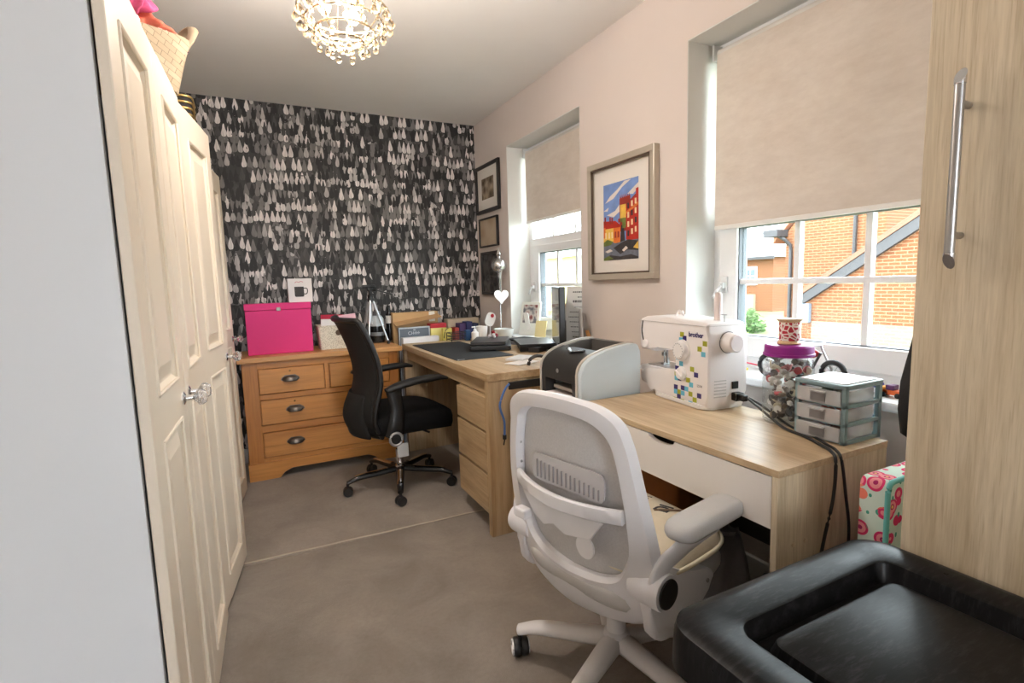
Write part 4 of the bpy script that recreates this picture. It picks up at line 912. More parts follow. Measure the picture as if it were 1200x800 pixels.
# ================================================================== chairs: shared base builder
def star_base(root, m_leg, m_wheel, rad, a0, ztop, zend, wheel_r, m_ring=None, width=.028, strip=None):
    for k in range(5):
        a = a0+k*2*math.pi/5; d = Vector((math.cos(a), math.sin(a), 0))
        pts = [d*.02+Vector((0, 0, ztop)), d*rad*.45+Vector((0, 0, ztop-.008)), d*rad*.8+Vector((0, 0, (ztop+zend)/2+.002)), d*(rad+.005)+Vector((0, 0, zend))]
        lg = MB().tube(smoothpath(pts, 4), [width*(1.15-.45*i/12) for i in range(13)], 10, flat=(1, .72)).build('base_leg', m_leg, root, 60)
        if strip:
            sp = [p+Vector((0, 0, width*.62)) for p in smoothpath(pts, 4)[2:10]]
            MB().tube(sp, .013, 8, flat=(1.2, .5)).build('trim_strip', strip, lg, 60)
        # castor: twin wheels under the leg end
        s = Vector((-d.y, d.x, 0)); c = d*(rad+.002)+Vector((0, 0, wheel_r)); rot = Matrix.Rotation(a+.5+k, 3, 'Z')
        b = MB()
        for t in (-1, 1): b.lathe([(0, 0), (wheel_r*.93, 0), (wheel_r, .004), (wheel_r, .016), (wheel_r*.9, .02), (0, .02)], 18, c+rot @ Vector((.003 if t > 0 else -.023, 0, 0)), 'x', rot=rot)
        b.tube([c, d*(rad+.002)+Vector((0, 0, zend))], .008, 8)
        w = b.build('castor', m_wheel, lg, 40)
        if m_ring:
            for t in (-1, 1):
                p = [c+rot @ Vector((.0245*t, wheel_r*.72*math.cos(q*math.pi/8), wheel_r*.72*math.sin(q*math.pi/8))) for q in range(17)]
                MB().tube(p, .0035, 6).build('castor_ring', m_ring, lg, 60)

# ------------------------------------------------------------------ black office chair (faces +x locally)
FAB = M('black_fabric', (17, 17, 18), .9, var=.15, vscale=30, bump=.4, bscale=420, spec=.2)
MESH = M('black_mesh', (21, 20, 20), .8, var=.25, vscale=120, bump=.5, bscale=500)
bch = thing('office_chair', 'black mesh office chair with chrome star base at the oak desk', 'office chair', (.712, 2.965, .004), R(5))
star_base(bch, BLACKP, BLACKP, .305, R(-104.7-5), .105, .075, .027, None, .022, CHROME)
MB().lathe([(0, .09), (.035, .09), (.032, .12), (.022, .13), (.022, .22), (.016, .225), (.016, .34), (0, .34)], 18).build('gas_lift', CHROME, bch, 40)
MB().box((-.03, -.062, .185), (.035, -.05, .265), bev=.002).build('swing_label', PAPER, bch)
b = MB(); b.box((-.12, -.08, .335), (.12, .08, .385), bev=.012); b.tube([(.06, -.07, .36), (.10, -.23, .355)], .006, 8); b.build('mechanism', BLACKP, bch)
def cushion(prof_w, nx, fn): pass
def soft_slab(cx, cy, w, d, z0, z1, r, nx=18, ny=18, dome=.015, waterfall=0, pw=4.0):
    """upholstered pad: superellipse plan, domed top, rounded edge"""
    b = MB(); rings = []
    prof = [(0, .0), (.55, 0), (.85, 0), (.97, .10), (1.0, .35), (1.0, .65), (.97, .88), (.88, .97), (.6, 1.03), (.3, 1.08), (0.001, 1.1)]
    n = 40
    for s, h in prof:
        ring = []
        for i in range(n):
            a = 2*math.pi*i/n; ca, sa = math.cos(a), math.sin(a)
            x = math.copysign(abs(ca)**(2/pw), ca)*d/2*max(s, .001); y = math.copysign(abs(sa)**(2/pw), sa)*w/2*max(s, .001)
            z = z0+(z1-z0)*min(h, 1)+max(0, h-1)*dome*10
            z -= waterfall*max(0, (x/(d/2)))**3
            ring.append((cx+x, cy+y, z))
        rings.append(ring)
    return b.loft(rings)
soft_slab(.03, 0, .50, .52, .365, .485, .03, dome=.02, waterfall=.035).build('seat', FAB, bch, 60)
# back: curved mesh with side frame, lumbar swell and lower cover
prof = [(-.205, .36), (-.245, .43), (-.250, .50), (-.232, .58), (-.215, .66), (-.222, .76), (-.250, .86), (-.290, .96), (-.315, 1.0)]
pc = smoothpath([(x, 0, z) for x, z in prof], 3)
def hw(z):
    u = (z-.36)/.64; return .205+.035*math.sin(min(1, u*1.6)*math.pi*.5)-.06*max(0, u-.75)*4*max(0, u-.75)*4*.25-.02*(u < .05)
def backfn(u, v):
    f = v*(len(pc)-1); i = min(int(f), len(pc)-2); p = pc[i].lerp(pc[i+1], f-i); y = (u*2-1)*hw(p.z)
    return (p.x+.055*(u*2-1)**2, y, p.z)
MB().grid(backfn, 14, 26).build('back_mesh', MESH, bch, 180, solid=.018)
b = MB(); edge = [backfn(0, v/26) for v in range(27)]; top = [backfn(u/12, 1) for u in range(1, 12)]; edge2 = [backfn(1, 1-v/26) for v in range(27)]; bot = [backfn(1-u/12, 0) for u in range(1, 12)]
loop = edge+top+edge2+bot+[edge[0]]
b.tube(loop, .015, 8); b.build('back_frame', BLACKP, bch, 60)
b = MB()
def podfn(u, v):
    y = (u*2-1)*.15; z = .35+.24*v; return (-.255-.045*math.sin(v*math.pi)*(1-(u*2-1)**2*.6)+.05*(u*2-1)**2, y, z)
b.grid(podfn, 10, 10); b.build('back_cover', MESH, bch, 180, solid=.012)
b = MB(); b.tube(smoothpath([(-.10, 0, .36), (-.20, 0, .345), (-.262, 0, .37), (-.275, 0, .47)], 4), .022, 10, flat=(1.6, .8)); b.build('back_stay', BLACKP, bch, 60)
for s in (-1, 1):
    y = .272*s
    pts = smoothpath([(-.115, y*.96, .372), (-.10, y, .44), (-.09, y, .53), (-.105, y, .625)], 5)
    ar = MB().tube(pts, [.030, .030, .030, .030, .030, .029, .028, .027, .026, .025, .024, .024, .025, .026, .027, .028][:len(pts)], 12, flat=(1.5, .62), up=(0, 1, 0)).build('arm_post', BLACKP, bch, 60)
    pd = smoothpath([(-.145, y, .628), (-.07, y, .648), (.04, y, .664), (.15, y, .667), (.205, y*.99, .656)], 4)
    rad = [.020+.020*math.sin(min(1, (i+1)/6)*1.57) if i < 10 else .040-.004*(i-10) for i in range(len(pd))]
    MB().tube(pd, rad, 12, flat=(1, .5), up=(0, 0, 1)).build('arm_pad', M('arm_rubber', (26, 26, 27), .5), bch, 60)
    MB().lathe([(0, -.013), (.030, -.013), (.030, .013), (0, .013)], 22, (-.115, y*1.0+.020*s, .372), 'y').build('pivot', BLACKP, bch, 40)
    b = MB(); p = [(-.115+.033*math.cos(q*math.pi/12), y+.032*s, .372+.033*math.sin(q*math.pi/12)) for q in range(25)]; b.tube(p, .007, 8); b.build('pivot_ring', M('silver_ring', (170, 170, 172), .35, .5), bch, 60)

# ------------------------------------------------------------------ white office chair (faces +x locally)
WCH = M('chair_white', (232, 231, 234), .38, var=.015)
WMESH = M('chair_mesh_white', (208, 206, 206), .75, var=.06, vscale=200, bump=.5, bscale=600)
wch = thing('office_chair', 'white office chair with rounded mesh back and flip up arms in the foreground', 'office chair', (.892, 1.157, 0), R(12))
star_base(wch, M('chair_base_white', (224, 221, 220), .4, var=.02), BLACKP, .300, R(134.5-12), .120, .085, .029, WHITE, .031)
MB().lathe([(0, .10), (.045, .10), (.040, .14), (.028, .15), (.028, .36), (0, .36)], 20).build('gas_lift', WHITE, wch, 40)
MB().box((-.12, -.10, .345), (.10, .10, .385), bev=.012).build('mechanism', M('mech_grey', (150, 150, 152), .5), wch)
soft_slab(.035, 0, .46, .46, .355, .420, .03, dome=.008, waterfall=.02).build('seat', M('seat_grey', (200, 198, 196), .9, bump=.3, bscale=400), wch, 60)
def bx_(y, z):
    """x of the back surface at lateral y, height z"""
    t = (z-.33)/.57
    return -.165-.045*t-.03*math.sin(t*math.pi)*.6-.03*max(0, t-.8)*3+.62*y*y*(1.35-.75*t)
def contour(n, kind):
    """outline (y,z) of the back, outer or opening, same count"""
    if kind == 'out': P = [(0, .298), (.10, .308), (.195, .330), (.246, .39), (.258, .49), (.250, .60), (.233, .70), (.214, .79), (.194, .850), (.14, .882), (.06, .892), (0, .894)]
    else: P = [(0, .420), (.09, .428), (.150, .450), (.180, .495), (.194, .55), (.194, .63), (.186, .71), (.172, .775), (.152, .815), (.11, .840), (.05, .848), (0, .850)]
    sp = smoothpath([(0, a, c) for a, c in P], 4); right = [(p.y, p.z) for p in sp]; left = [(-p.y, p.z) for p in reversed(sp)][1:-1]
    return right+left
o_, i_ = contour(0, 'out'), contour(0, 'in'); b = MB(); T = .017
def P3(p, off): return (bx_(*p)+off, p[0], p[1])
N = len(o_)
def lerp2(p, q, t): return (p[0]+(q[0]-p[0])*t, p[1]+(q[1]-p[1])*t)
secs = [(0, -T*.2), (.10, -T), (.5, -T*1.15), (.90, -T), (1, -T*.2), (1, T*.7), (.9, T), (.1, T), (0, T*.7)]
cols = [[b.bm.verts.new(P3(lerp2(o_[k], i_[k], t), f)) for k in range(N)] for t, f in secs]
for a in range(len(secs)):
    c0, c1 = cols[a], cols[(a+1) % len(secs)]
    for k in range(N): b.bm.faces.new((c0[k], c0[(k+1) % N], c1[(k+1) % N], c1[k]))
b.build('back_frame', WCH, wch, 45)
# mesh stretched over the opening, on the sitter's side
b = MB(); cen = (0, .63); rr_ = [[b.bm.verts.new(P3(lerp2(cen, lerp2(i_[k], o_[k], .12), t), T*.8)) for k in range(N)] for t in (.02, .35, .7, 1)]
for a in range(3):
    for k in range(N): b.bm.faces.new((rr_[a][k], rr_[a][(k+1) % N], rr_[a+1][(k+1) % N], rr_[a+1][k]))
b.bm.faces.new(rr_[0]); b.build('back_mesh', WMESH, wch, 180)
# screws on the inner left rim
for y, z in ((.178, .78), (.186, .72), (.190, .66)): MB().lathe([(0, 0), (.004, 0), (.004, .004), (0, .004)], 8, (bx_(y, z)-.003, y, z), 'x').build('screw', STEEL, wch)
# lumbar bridge across the back
def bridge(z0, z1, dx, th, w):
    b = MB(); n = 20; rings = []
    for k in range(n+1):
        y = -w+2*w*k/n; x = bx_(y, .62)-dx*(1-(y/w)**2)-.012; zc = z0+.006*(y/w)**2
        zz0, zz1 = zc, zc+(z1-z0)
        rings.append([(x-th, y, zz0+.004), (x-th, y, zz1-.004), (x-th*.5, y, zz1), (x+th*.6, y, zz1-.003), (x+th*.6, y, zz0+.003), (x-th*.5, y, zz0)])
    return b.loft(rings)
bridge(.598, .636, .022, .010, .192).build('lumbar_bridge', WCH, wch, 50)
b = MB(); b.prism([(-.150, .600), (-.11, .545), (-.02, .525), (.02, .545), (.06, .525), (.10, .545), (.15, .605)], -.225, -.217, 'x', bev=.003); b.build('lumbar_pad', M('lumbar_white', (226, 225, 228), .4), wch)
b = MB(); b.box((-.255, .105, .528), (-.225, .150, .556), bev=.006, seg=2); b.build('lumbar_lever', WCH, wch)
b = MB(); b.prism(rr(.26, .075, .02, 4, -.01, .675), -.205, -.201, 'x'); b.build('lumbar_plate', M('lumbar_grey', (198, 196, 198), .6), wch)
for k in range(15): MB().box((-.2085, -.125+k*.016, .645), (-.205, -.122+k*.016, .672+.0016*k), bev=.0).build('lumbar_rib', M('rib_dark', (150, 148, 150), .6), wch)
b = MB(); b.lathe([(0, -.0025), (.030, -.0025), (.030, .0025), (0, .0025)], 24, (-.215, -.085, .515), 'x'); b.build('lumbar_disc', WCH, wch, 40)
# lower side wings linking back to seat and the arm pivots
for s in (-1, 1):
    wg = smoothpath([(-.215, 0, .345), (-.18, 0, .303), (-.11, 0, .298), (-.03, 0, .325), (.045, 0, .372), (.052, 0, .395), (.02, 0, .418), (-.06, 0, .440), (-.12, 0, .47), (-.18, 0, .50), (-.215, 0, .49), (-.222, 0, .44), (-.222, 0, .40)], 3)
    MB().prism([(p.x+.055, p.z) for p in wg], .216*s if s > 0 else -.248, .248*s if s > 0 else -.216, 'y', bev=.010).build('side_wing', WCH, wch, 50)
    MB().lathe([(0, 0), (.006, 0), (.006, .003), (0, .003)], 10, (.072, .248*s if s > 0 else -.251, .386), 'y').build('screw', STEEL, wch)
    py, pz, pxx = .226*s, .448, -.140
    MB().lathe([(r_, h_*s) for r_, h_ in ((0, -.045), (.034, -.045), (.043, -.038), (.045, -.010), (.045, .040), (.043, .047), (0, .047))], 28, (pxx, py, pz), 'y').build('arm_pivot', WCH, wch, 40)
    MB().lathe([(0, 0), (.035, 0), (.036, .003), (.033, .005), (0, .005)], 28, (pxx, py+(.0475 if s > 0 else -.0525), pz), 'y').build('pivot_cap', BLACKP, wch, 40)
    ay = .246*s
    pts = smoothpath([(pxx+.0, ay, pz+.01), (pxx+.005, ay+.012*s, pz+.06), (pxx+.035, ay+.028*s, pz+.090), (pxx+.09, ay+.034*s, pz+.108), (pxx+.20, ay+.034*s, pz+.115)], 5)
    MB().tube(pts, [.040-.014*min(1, i/9) for i in range(len(pts))], 14, flat=(1, .40), up=(0, 1, 0)).build('arm_bracket', WCH, wch, 60)
    b = MB(); pl_ = [(x, y) for x, y in rr(.285, .078, .038, 8)]
    rings = []
    for sc_, z in ((.90, 0), (.97, .006), (1, .014), (1, .024), (.95, .034), (.82, .041), (.5, .045)): rings.append([(pxx+.150+x*sc_, ay+.034*s+y*sc_, pz+.124+z) for x, y in pl_])
    b.loft(rings); b.build('arm_pad', M('arm_pad_grey', (196, 194, 192), .85, bump=.3, bscale=500), wch, 70)
# cushion on the white chair
cu = thing('seat_cushion', 'cream cushion with dark lettering lying on the white chair seat', 'cushion', (.932, 1.153, .4275), R(12))
CUSH = M('cushion_cream', (226, 214, 190), .9, var=.06, vscale=9, bump=.3, bscale=300)
b = MB(); rings = []; n = 44
for s_, h in ((.01, 0), (.6, 0), (.93, .015), (1, .028), (.99, .042), (.9, .058), (.7, .070), (.4, .077), (.01, .080)):
    ring = []
    for i in range(n):
        a = 2*math.pi*i/n; ca, sa = math.cos(a), math.sin(a); pw = 3.4
        k = 1+.015*math.sin(5*a)+.012*math.sin(9*a)
        ring.append((math.copysign(abs(ca)**(2/pw), ca)*.195*s_*k, math.copysign(abs(sa)**(2/pw), sa)*.235*s_*k, h+(.006*math.sin(7*a)*s_ if .3 < s_ < 1 else 0)))
    rings.append(ring)
b.loft(rings); b.build('pad', CUSH, cu, 180)
ring = [(math.copysign(abs(math.cos(a))**(2/3.4), math.cos(a))*.199, math.copysign(abs(math.sin(a))**(2/3.4), math.sin(a))*.239, .030) for a in [2*math.pi*i/44 for i in range(45)]]
MB().tube(ring, .006, 8).build('piping', M('piping_cream', (234, 224, 200), .8), cu, 70)
INK = M('cushion_ink', (78, 74, 76), .9)
text('lettering', 'DI', .062, INK, cu, Matrix.Translation((.095, -.060, .0765)) @ Matrix.Rotation(R(6), 4, 'Y') @ Matrix.Rotation(R(12), 4, 'Z'), .0012)
text('lettering', 'A', .045, INK, cu, Matrix.Translation((.135, .035, .071)) @ Matrix.Rotation(R(10), 4, 'Y') @ Matrix.Rotation(R(12), 4, 'Z'), .0012)
MB().tube(smoothpath([(.06, -.05, .080), (.11, -.09, .077), (.16, -.13, .066), (.18, -.16, .050), (.195, -.19, .035)], 4), .003, 6).build('zip_cord', M('cord_brown', (120, 96, 74), .6), cu, 60)
# ================================================================== drawer pedestal and printer
BIRCH = wood('birch', (198, 160, 106), (214, 178, 124), (206, 170, 116), 'z', .45, fine=40, ring=6)
pd_ = thing('drawer_pedestal', 'light birch drawer pedestal on castors under the printer', 'drawer unit', (1.02, 1.69, 0))
P = dict(parent=pd_, world=True)
PZ = .655
MB().box((1.035, 1.69, .065), (1.50, 2.083, PZ-.022), bev=.002).build('carcass', BIRCH, **P)
MB().prism([(1.018, 1.688), (1.50, 1.688), (1.50, 2.085), (1.03, 2.085), (1.018, 2.073)], PZ-.021, PZ, 'z', bev=.002).build('top', BIRCH, **P)
for z0, z1 in ((.07, .345), (.35, PZ-.025)):
    MB().box((1.018, 1.692, z0), (1.034, 2.081, z1), bev=.0015).build('drawer_front', BIRCH, **P)
for x in (1.07, 1.45):
    for y in (1.73, 2.04):
        b = MB()
        for t in (-.014, .006): b.lathe([(0, 0), (.022, 0), (.022, .010), (0, .010)], 16, (x, y+t, .022), 'y')
        b.tube([(x, y, .022), (x, y, .066)], .008, 8); b.build('castor', BLACKP, **P)

pr = thing('laser_printer', 'black and pale grey laser printer on the birch pedestal', 'printer', (1.09, 1.775, PZ))
# local: front faces -x; x = depth, y = width (left +)
PBODY = M('printer_grey', (202, 212, 216), .45, var=.02); PBLK = M('printer_black', (44, 43, 43), .4, var=.05); PRIM = M('printer_silver', (196, 188, 176), .35, .1)
prof = [(0, .0), (0, .155), (.010, .190), (.045, .222), (.11, .246), (.19, .262), (.255, .266), (.278, .252), (.285, .20), (.285, 0)]
side = smoothpath([(x, 0, z) for x, z in prof[1:9]], 3); side = [(0, 0)]+[(p.x, p.z) for p in side]+[(.285, 0)]
wd2 = .160; yl, yr = wd2-.014, -(wd2-.036); iw = .140
MB().prism(side, wd2-.010, wd2-.003, 'y', bev=.002).build('side_cover', PBODY, pr, 40)
MB().prism(side, -wd2, -wd2+.026, 'y', bev=.006).build('side_cover', PBODY, pr, 40)
for y0, y1 in ((yl-.006, yl+.003), (yr-.012, yr)):
    MB().prism([(x-.004*(x < .2), z+.004*(z > .1)) for x, z in side[:20]]+[(.19, .25), (.10, .232), (.05, .208), (.03, .17), (.03, 0)], y0, y1, 'y').build('silver_rim', PRIM, pr, 40)
fcv = [(.001, .120)]+[(x+.001, z-.002) for x, z in side[1:11]]; xe, ze = fcv[-1]
MB().prism(fcv+[(xe, .18), (.05, .15), (.05, .120)], yr, yl-.006, 'y').build('front_cover', PBLK, pr, 40)
iw = .128
b = MB(); b.box((.001, yr, 0), (.05, yr+.030, .121)); b.box((.001, yl-.036, 0), (.05, yl-.006, .121)); b.box((.0, yr, 0), (.06, yl-.006, .012)); b.build('front_posts', PBLK, pr)
MB().box((.10, -iw, 0), (.27, iw, .12)).build('inner_body', M('printer_inside', (30, 30, 30), .6), pr)
b = MB(); b.box((.03, -iw+.035, .075), (.10, iw-.035, .090), bev=.002); b.build('manual_feed', M('feed_grey', (166, 160, 152), .5), pr)
MB().box((-.095, -.105, .056), (.10, .105, .060)).build('paper_stack', M('tray_paper', (226, 216, 214), .8), pr)
b = MB(); b.box((-.040, -.118, .012), (.09, .118, .050), bev=.004); b.build('paper_tray', PBLK, pr)
# output well on top
b = MB(); b.prism([(.09, .10), (.09, .236), (.19, .259), (.27, .262), (.27, .10)], -iw, -iw+.012, 'y'); b.prism([(.09, .10), (.09, .236), (.19, .259), (.27, .262), (.27, .10)], iw-.012, iw+.006, 'y'); b.box((.245, -iw, .10), (.275, iw+.006, .263)); b.build('well_walls', M('printer_dark_grey', (92, 88, 84), .5), pr)
b = MB(); b.face([(.098, -iw+.012, .205), (.098, iw-.012, .205), (.245, iw-.012, .165), (.245, -iw+.012, .165)]); b.build('output_well', M('printer_inside', (30, 30, 30)), pr, solid=.004)
MB().tube([(.085, -.055, .240), (.062, 0, .232), (.085, .055, .240)], .012, 10, flat=(1, .35)).build('flap', M('flap_grey', (84, 84, 86), .25), pr, 60)
MB().lathe([(0, 0), (.009, 0), (.009, .0015), (0, .0015)], 16, (-.0005, .012, .160), 'x').build('round_badge', M('badge_grey', (150, 148, 146), .4), pr)
for z in (.05, .17): MB().tube([(.285, -.12, z), (.305, -.14, z-.004), (.31, -.15, z-.02)], .006, 8).build('rear_cable', WHITE, pr, 60)

# ================================================================== sewing desk
SZ = .722; SX0, SX1, SY0, SY1 = 1.068, 1.513, .772, 1.602
sd = thing('sewing_desk', 'oak and white desk with one wide drawer carrying the sewing machine', 'desk', (SX0, SY0, 0))
P = dict(parent=sd, world=True); WLAM = M('white_laminate', (226, 219, 212), .4, var=.015)
MB().box((SX0, SY0, SZ-.018), (SX1, SY1, SZ), bev=.0012).build('top', SONY, **P)
MB().box((SX0, SY0+.001, 0), (SX1-.002, SY0+.017, SZ-.0185), bev=.001).build('side_panel', SONZ, **P)
MB().box((SX0, SY1-.017, 0), (SX1-.002, SY1-.001, SZ-.0185), bev=.001).build('side_panel', SONZ, **P)
MB().box((SX1-.03, SY0+.018, .28), (SX1-.014, SY1-.018, SZ-.0185)).build('back_panel', M('dark_grey_back', (84, 80, 78), .7), **P)  # plain dark grey sheet closing the rear below the top
dz0, dz1 = .572, SZ-.021
yc_ = 1.165; cut = [(yc_+.055*math.cos(a), dz1-.018*math.sin(a)**.8) for a in [math.pi*i/14 for i in range(15)]]
poly = [(SY0+.019, dz0), (SY1-.019, dz0), (SY1-.019, dz1)]+cut+[(SY0+.019, dz1)]
dr = MB().prism(poly, SX0+.002, SX0+.018, 'x').build('drawer_front', WLAM, **P)
MB().box((SX0+.03, SY0+.03, dz0+.02), (SX1-.05, SY1-.03, dz1-.02)).build('drawer_box', M('drawer_inside', (40, 36, 34), .8), **P)
for x, z in ((1.13, .525), (1.175, .525)): MB().lathe([(0, -.0025), (.006, -.002), (.006, 0), (0, 0)], 12, (x, SY0+.001, z), 'y').build('cover_cap', M('cap_beige', (206, 186, 156), .5), **P)

# ---------------------------------------------- sewing machine (local: front -x, right end y=0, left end y=.40)
sm = thing('sewing_machine', 'white sewing machine with coloured squares on the oak and white desk', 'sewing machine', (1.432, 1.243, SZ), R(-7))
SMW = M('machine_white', (238, 233, 232), .32, var=.01)
body = [(.0, .010), (.30, .010), (.31, .028), (.385, .040), (.397, .055), (.397, .108), (.165, .108), (.152, .120), (.148, .190), (.162, .206), (.285, .206), (.297, .196), (.303, .172), (.388, .172), (.398, .185), (.402, .272), (.392, .296), (.36, .306), (.22, .309), (.02, .302), (.002, .296), (-.006, .25), (-.006, .06)]
b = MB(); b.prism(body, -.082, .082, 'x'); es = [e for f in b.bm.faces if len(f.verts) > 6 for e in f.edges]
bmesh.ops.bevel(b.bm, geom=es, offset=.014, segments=3, profile=.5, affect='EDGES', clamp_overlap=True)
b.build('body', SMW, sm, 40)
b = MB(); b.prism(rr(.30, .172, .02, 4, .150, 0), 0, .014, 'z'); b2 = MB(); b.bm.free()
b2.prism([(y, x) for x, y in rr(.30, .176, .03, 5, .150, 0)], .002, .016, 'z', bev=.003).build('base_plate', M('machine_base', (230, 226, 222), .4), sm, 40)
MB().box((-.0845, .0, .288), (.0845, .40, .2895), bev=0).build('seam_line', M('seam_grey', (196, 190, 188), .5), sm)
MB().box((-.05, .20, .1075), (.05, .385, .1105), bev=.001).build('needle_plate', STEEL, sm)
def dial(name, y, z, r, h):
    d = MB().lathe([(0, 0), (r*1.08, 0), (r*1.08, -.004), (r*.96, -.006), (r*.9, -h), (r*.8, -h-.003), (0, -h-.003)], 32, (-.082, y, z), 'x').build(name, M('dial_white', (236, 232, 230), .35), sm, 30)
    return d
d = dial('stitch_dial', .124, .196, .036, .020)
for k in range(16):
    a = 2*math.pi*k/16; MB().cbox((-.1055, .124+.026*math.cos(a), .196+.026*math.sin(a)), (.0008, .003, .003)).build('dial_mark', M('dial_ink', (150, 146, 150), .6), d)
d = dial('length_dial', .128, .112, .023, .012); MB().cbox((-.099, .128, .112), (.008, .040, .007), Matrix.Rotation(R(35), 3, 'X'), bev=.002).build('dial_grip', SMW, d)
GRN = M('square_green', (168, 170, 40), .5); BLU = M('square_blue', (104, 186, 214), .5); NVY = M('square_navy', (52, 36, 104), .5)
sq = 'g175,78 b165,130 n200,120 g388,208 g342,250 b375,305 b135,300 b168,365 n128,405 g122,458 b122,503 n152,510 g275,433 n312,492 b267,583 n116,593 n186,608 b222,620 b116,640 g150,645 b186,660 n148,692 g262,672 n343,693 g302,730 g112,720 b145,738 g184,742 b262,765 g238,535'
for s_ in sq.split():
    c, (cx, cy) = s_[0], map(float, s_[1:].split(','))
    X, Y = 780+cx/8, 380+cy/8
    y = (836-X)/222-.024; yb = 484+(X-827)*.33; z = (yb-Y)/340
    MB().box((-.0826, y-.0105, z-.0085), (-.0818, y+.0105, z+.0085)).build('colour_square', {'g': GRN, 'b': BLU, 'n': NVY}[c], sm)
mx = Matrix.Rotation(R(-90), 4, 'Z') @ Matrix.Rotation(R(90), 4, 'X')
text('lettering', 'brother', .024, NVY, sm, Matrix.Translation((-.0824, .056, .256)) @ mx, .0004, .0006)
text('lettering', 'LS14', .013, M('ink_dark', (70, 64, 80), .6), sm, Matrix.Translation((-.0824, .034, .081)) @ mx, .0003)
hw_ = MB().lathe([(0, -.046), (.026, -.046), (.031, -.042), (.034, -.006), (.036, -.004), (.036, 0), (0, 0)], 32, (.0, -.004, .232), 'y').build('handwheel', SMW, sm, 30)
p = [(.036*math.cos(q*math.pi/14), -.008, .232+.036*math.sin(q*math.pi/14)) for q in range(29)]; MB().tube(p, .0016, 6).build('handwheel_seam', M('seam_dark', (120, 118, 120), .5), hw_)
for k in range(6): MB().box((-.055, -.0075, .045+k*.011), (-.005, -.0055, .049+k*.011)).build('vent_slot', M('vent_grey', (200, 196, 194), .5), sm)
MB().lathe([(0, .30), (.016, .30), (.013, .308), (.0125, .39), (.010, .398), (0, .40)], 20, (.01, .055, 0)).build('spool_pin', M('spool_pin_pink', (238, 224, 220), .4), sm, 40)
b = MB(); b.tube([(-.0, .012, .298), (-.0, .012, .325)], .002, 8); b.tube([(.0, .002, .325), (.0, .028, .325)], .002, 8); b.build('bobbin_winder', STEEL, sm)
b = MB(); b.tube(smoothpath([(.0, .27, .308), (.0, .262, .325), (.0, .25, .328), (.0, .24, .318), (.0, .235, .328), (.0, .228, .309)], 4), .0035, 8); b.build('thread_guide', SMW, sm, 60)
MB().tube(smoothpath([(-.083, .372, .288), (-.0845, .378, .25), (-.0845, .368, .215), (-.083, .36, .20)], 4), .0022, 6).build('thread_slot', M('slot_dark', (60, 56, 58), .6), sm)
MB().lathe([(0, 0), (.016, 0), (.018, -.006), (.014, -.010), (0, -.010)], 20, (-.080, .352, .198), 'x').build('tension_wheel', SMW, sm, 40)
b = MB(); b.tube([(0, .345, .175), (0, .345, .112)], .003, 8); b.tube([(.004, .333, .175), (.004, .333, .125)], .004, 8); b.cbox((0, .345, .150), (.016, .014, .014)); b.build('needle_bar', STEEL, sm)
b = MB(); b.cbox((0, .340, .113), (.03, .018, .004), bev=.001); b.cbox((.008, .333, .125), (.008, .008, .022)); b.build('presser_foot', STEEL, sm)
MB().tube([(.03, .32, .175), (.045, .32, .150)], .004, 8).build('foot_lever', WHITE, sm)
MB().sphere((-.01, .25, .205), .03, 2, (1, 1.3, .55)).build('work_light', M('lamp_cover', (246, 246, 246), .4), sm, 180)
MB().box((.02, -.010, .070), (.045, -.005, .095), bev=.001).build('power_switch', BLACKP, sm)
b = MB(); b.box((.018, -.030, .030), (.052, -.005, .058), bev=.003); b.box((.024, -.055, .033), (.046, -.030, .055), bev=.004); b.build('plug_socket', BLACKP, sm)
# power and pedal leads
CORD = M('black_cord', (26, 25, 26), .5)
ld = thing('power_lead', 'pair of black leads running from the sewing machine over the desk end', 'cable', (1.40, 1.05, SZ))
def W(pts): return [(x-1.40, y-1.05, z-SZ) for x, y, z in pts]
MB().tube(smoothpath(W([(1.460, 1.178, .768), (1.452, 1.14, .755), (1.425, 1.06, .732), (1.375, .98, .7275), (1.350, .90, .727), (1.315, .83, .727), (1.285, .785, .728), (1.268, .762, .710), (1.255, .757, .62), (1.225, .757, .52), (1.20, .757, .40), (1.19, .757, .2)]), 8), .0042, 8).build('lead', CORD, ld, 70)
MB().tube(smoothpath(W([(1.468, 1.178, .768), (1.462, 1.13, .757), (1.435, 1.04, .733), (1.40, .97, .7275), (1.376, .90, .7275), (1.335, .83, .727), (1.305, .785, .728), (1.29, .761, .710), (1.305, .756, .62), (1.325, .756, .52), (1.32, .756, .40), (1.31, .756, .2)]), 8), .0038, 8).build('lead', CORD, ld, 70)

# ---------------------------------------------- jar, reel, drawer unit
CLEARP = clear('clear_plastic', (250, 251, 251), .965, .05, (235, 238, 238))
MILKY = clear('milky_plastic', (250, 250, 250), .62, .2, (238, 238, 240))
jr = thing('button_jar', 'clear jar full of buttons with a purple lid beside the drawer unit', 'jar', (1.462, 1.035, SZ))
MB().lathe([(0, 0), (.062, 0), (.069, .008), (.071, .05), (.071, .17), (.064, .195), (.058, .205), (.058, .215), (.055, .215), (.055, .203), (.068, .165), (.068, .05), (.066, .011), (0, .006)], 32).build('jar_glass', CLEARP, jr, 40)
MB().lathe([(0, .207), (.066, .207), (.072, .210), (.072, .216), (.069, .218), (.068, .238), (.064, .243), (0, .244)], 32).build('lid', M('purple_lid', (150, 30, 140), .4), jr, 30)
rnd = random.Random(12); cm_ = [M('btn%d' % i, c, .4, var=.15, vscale=60) for i, c in enumerate(((84, 74, 68), (170, 160, 152), (232, 228, 224), (178, 40, 56), (50, 48, 50), (132, 112, 92), (206, 196, 170)))]
b = MB()
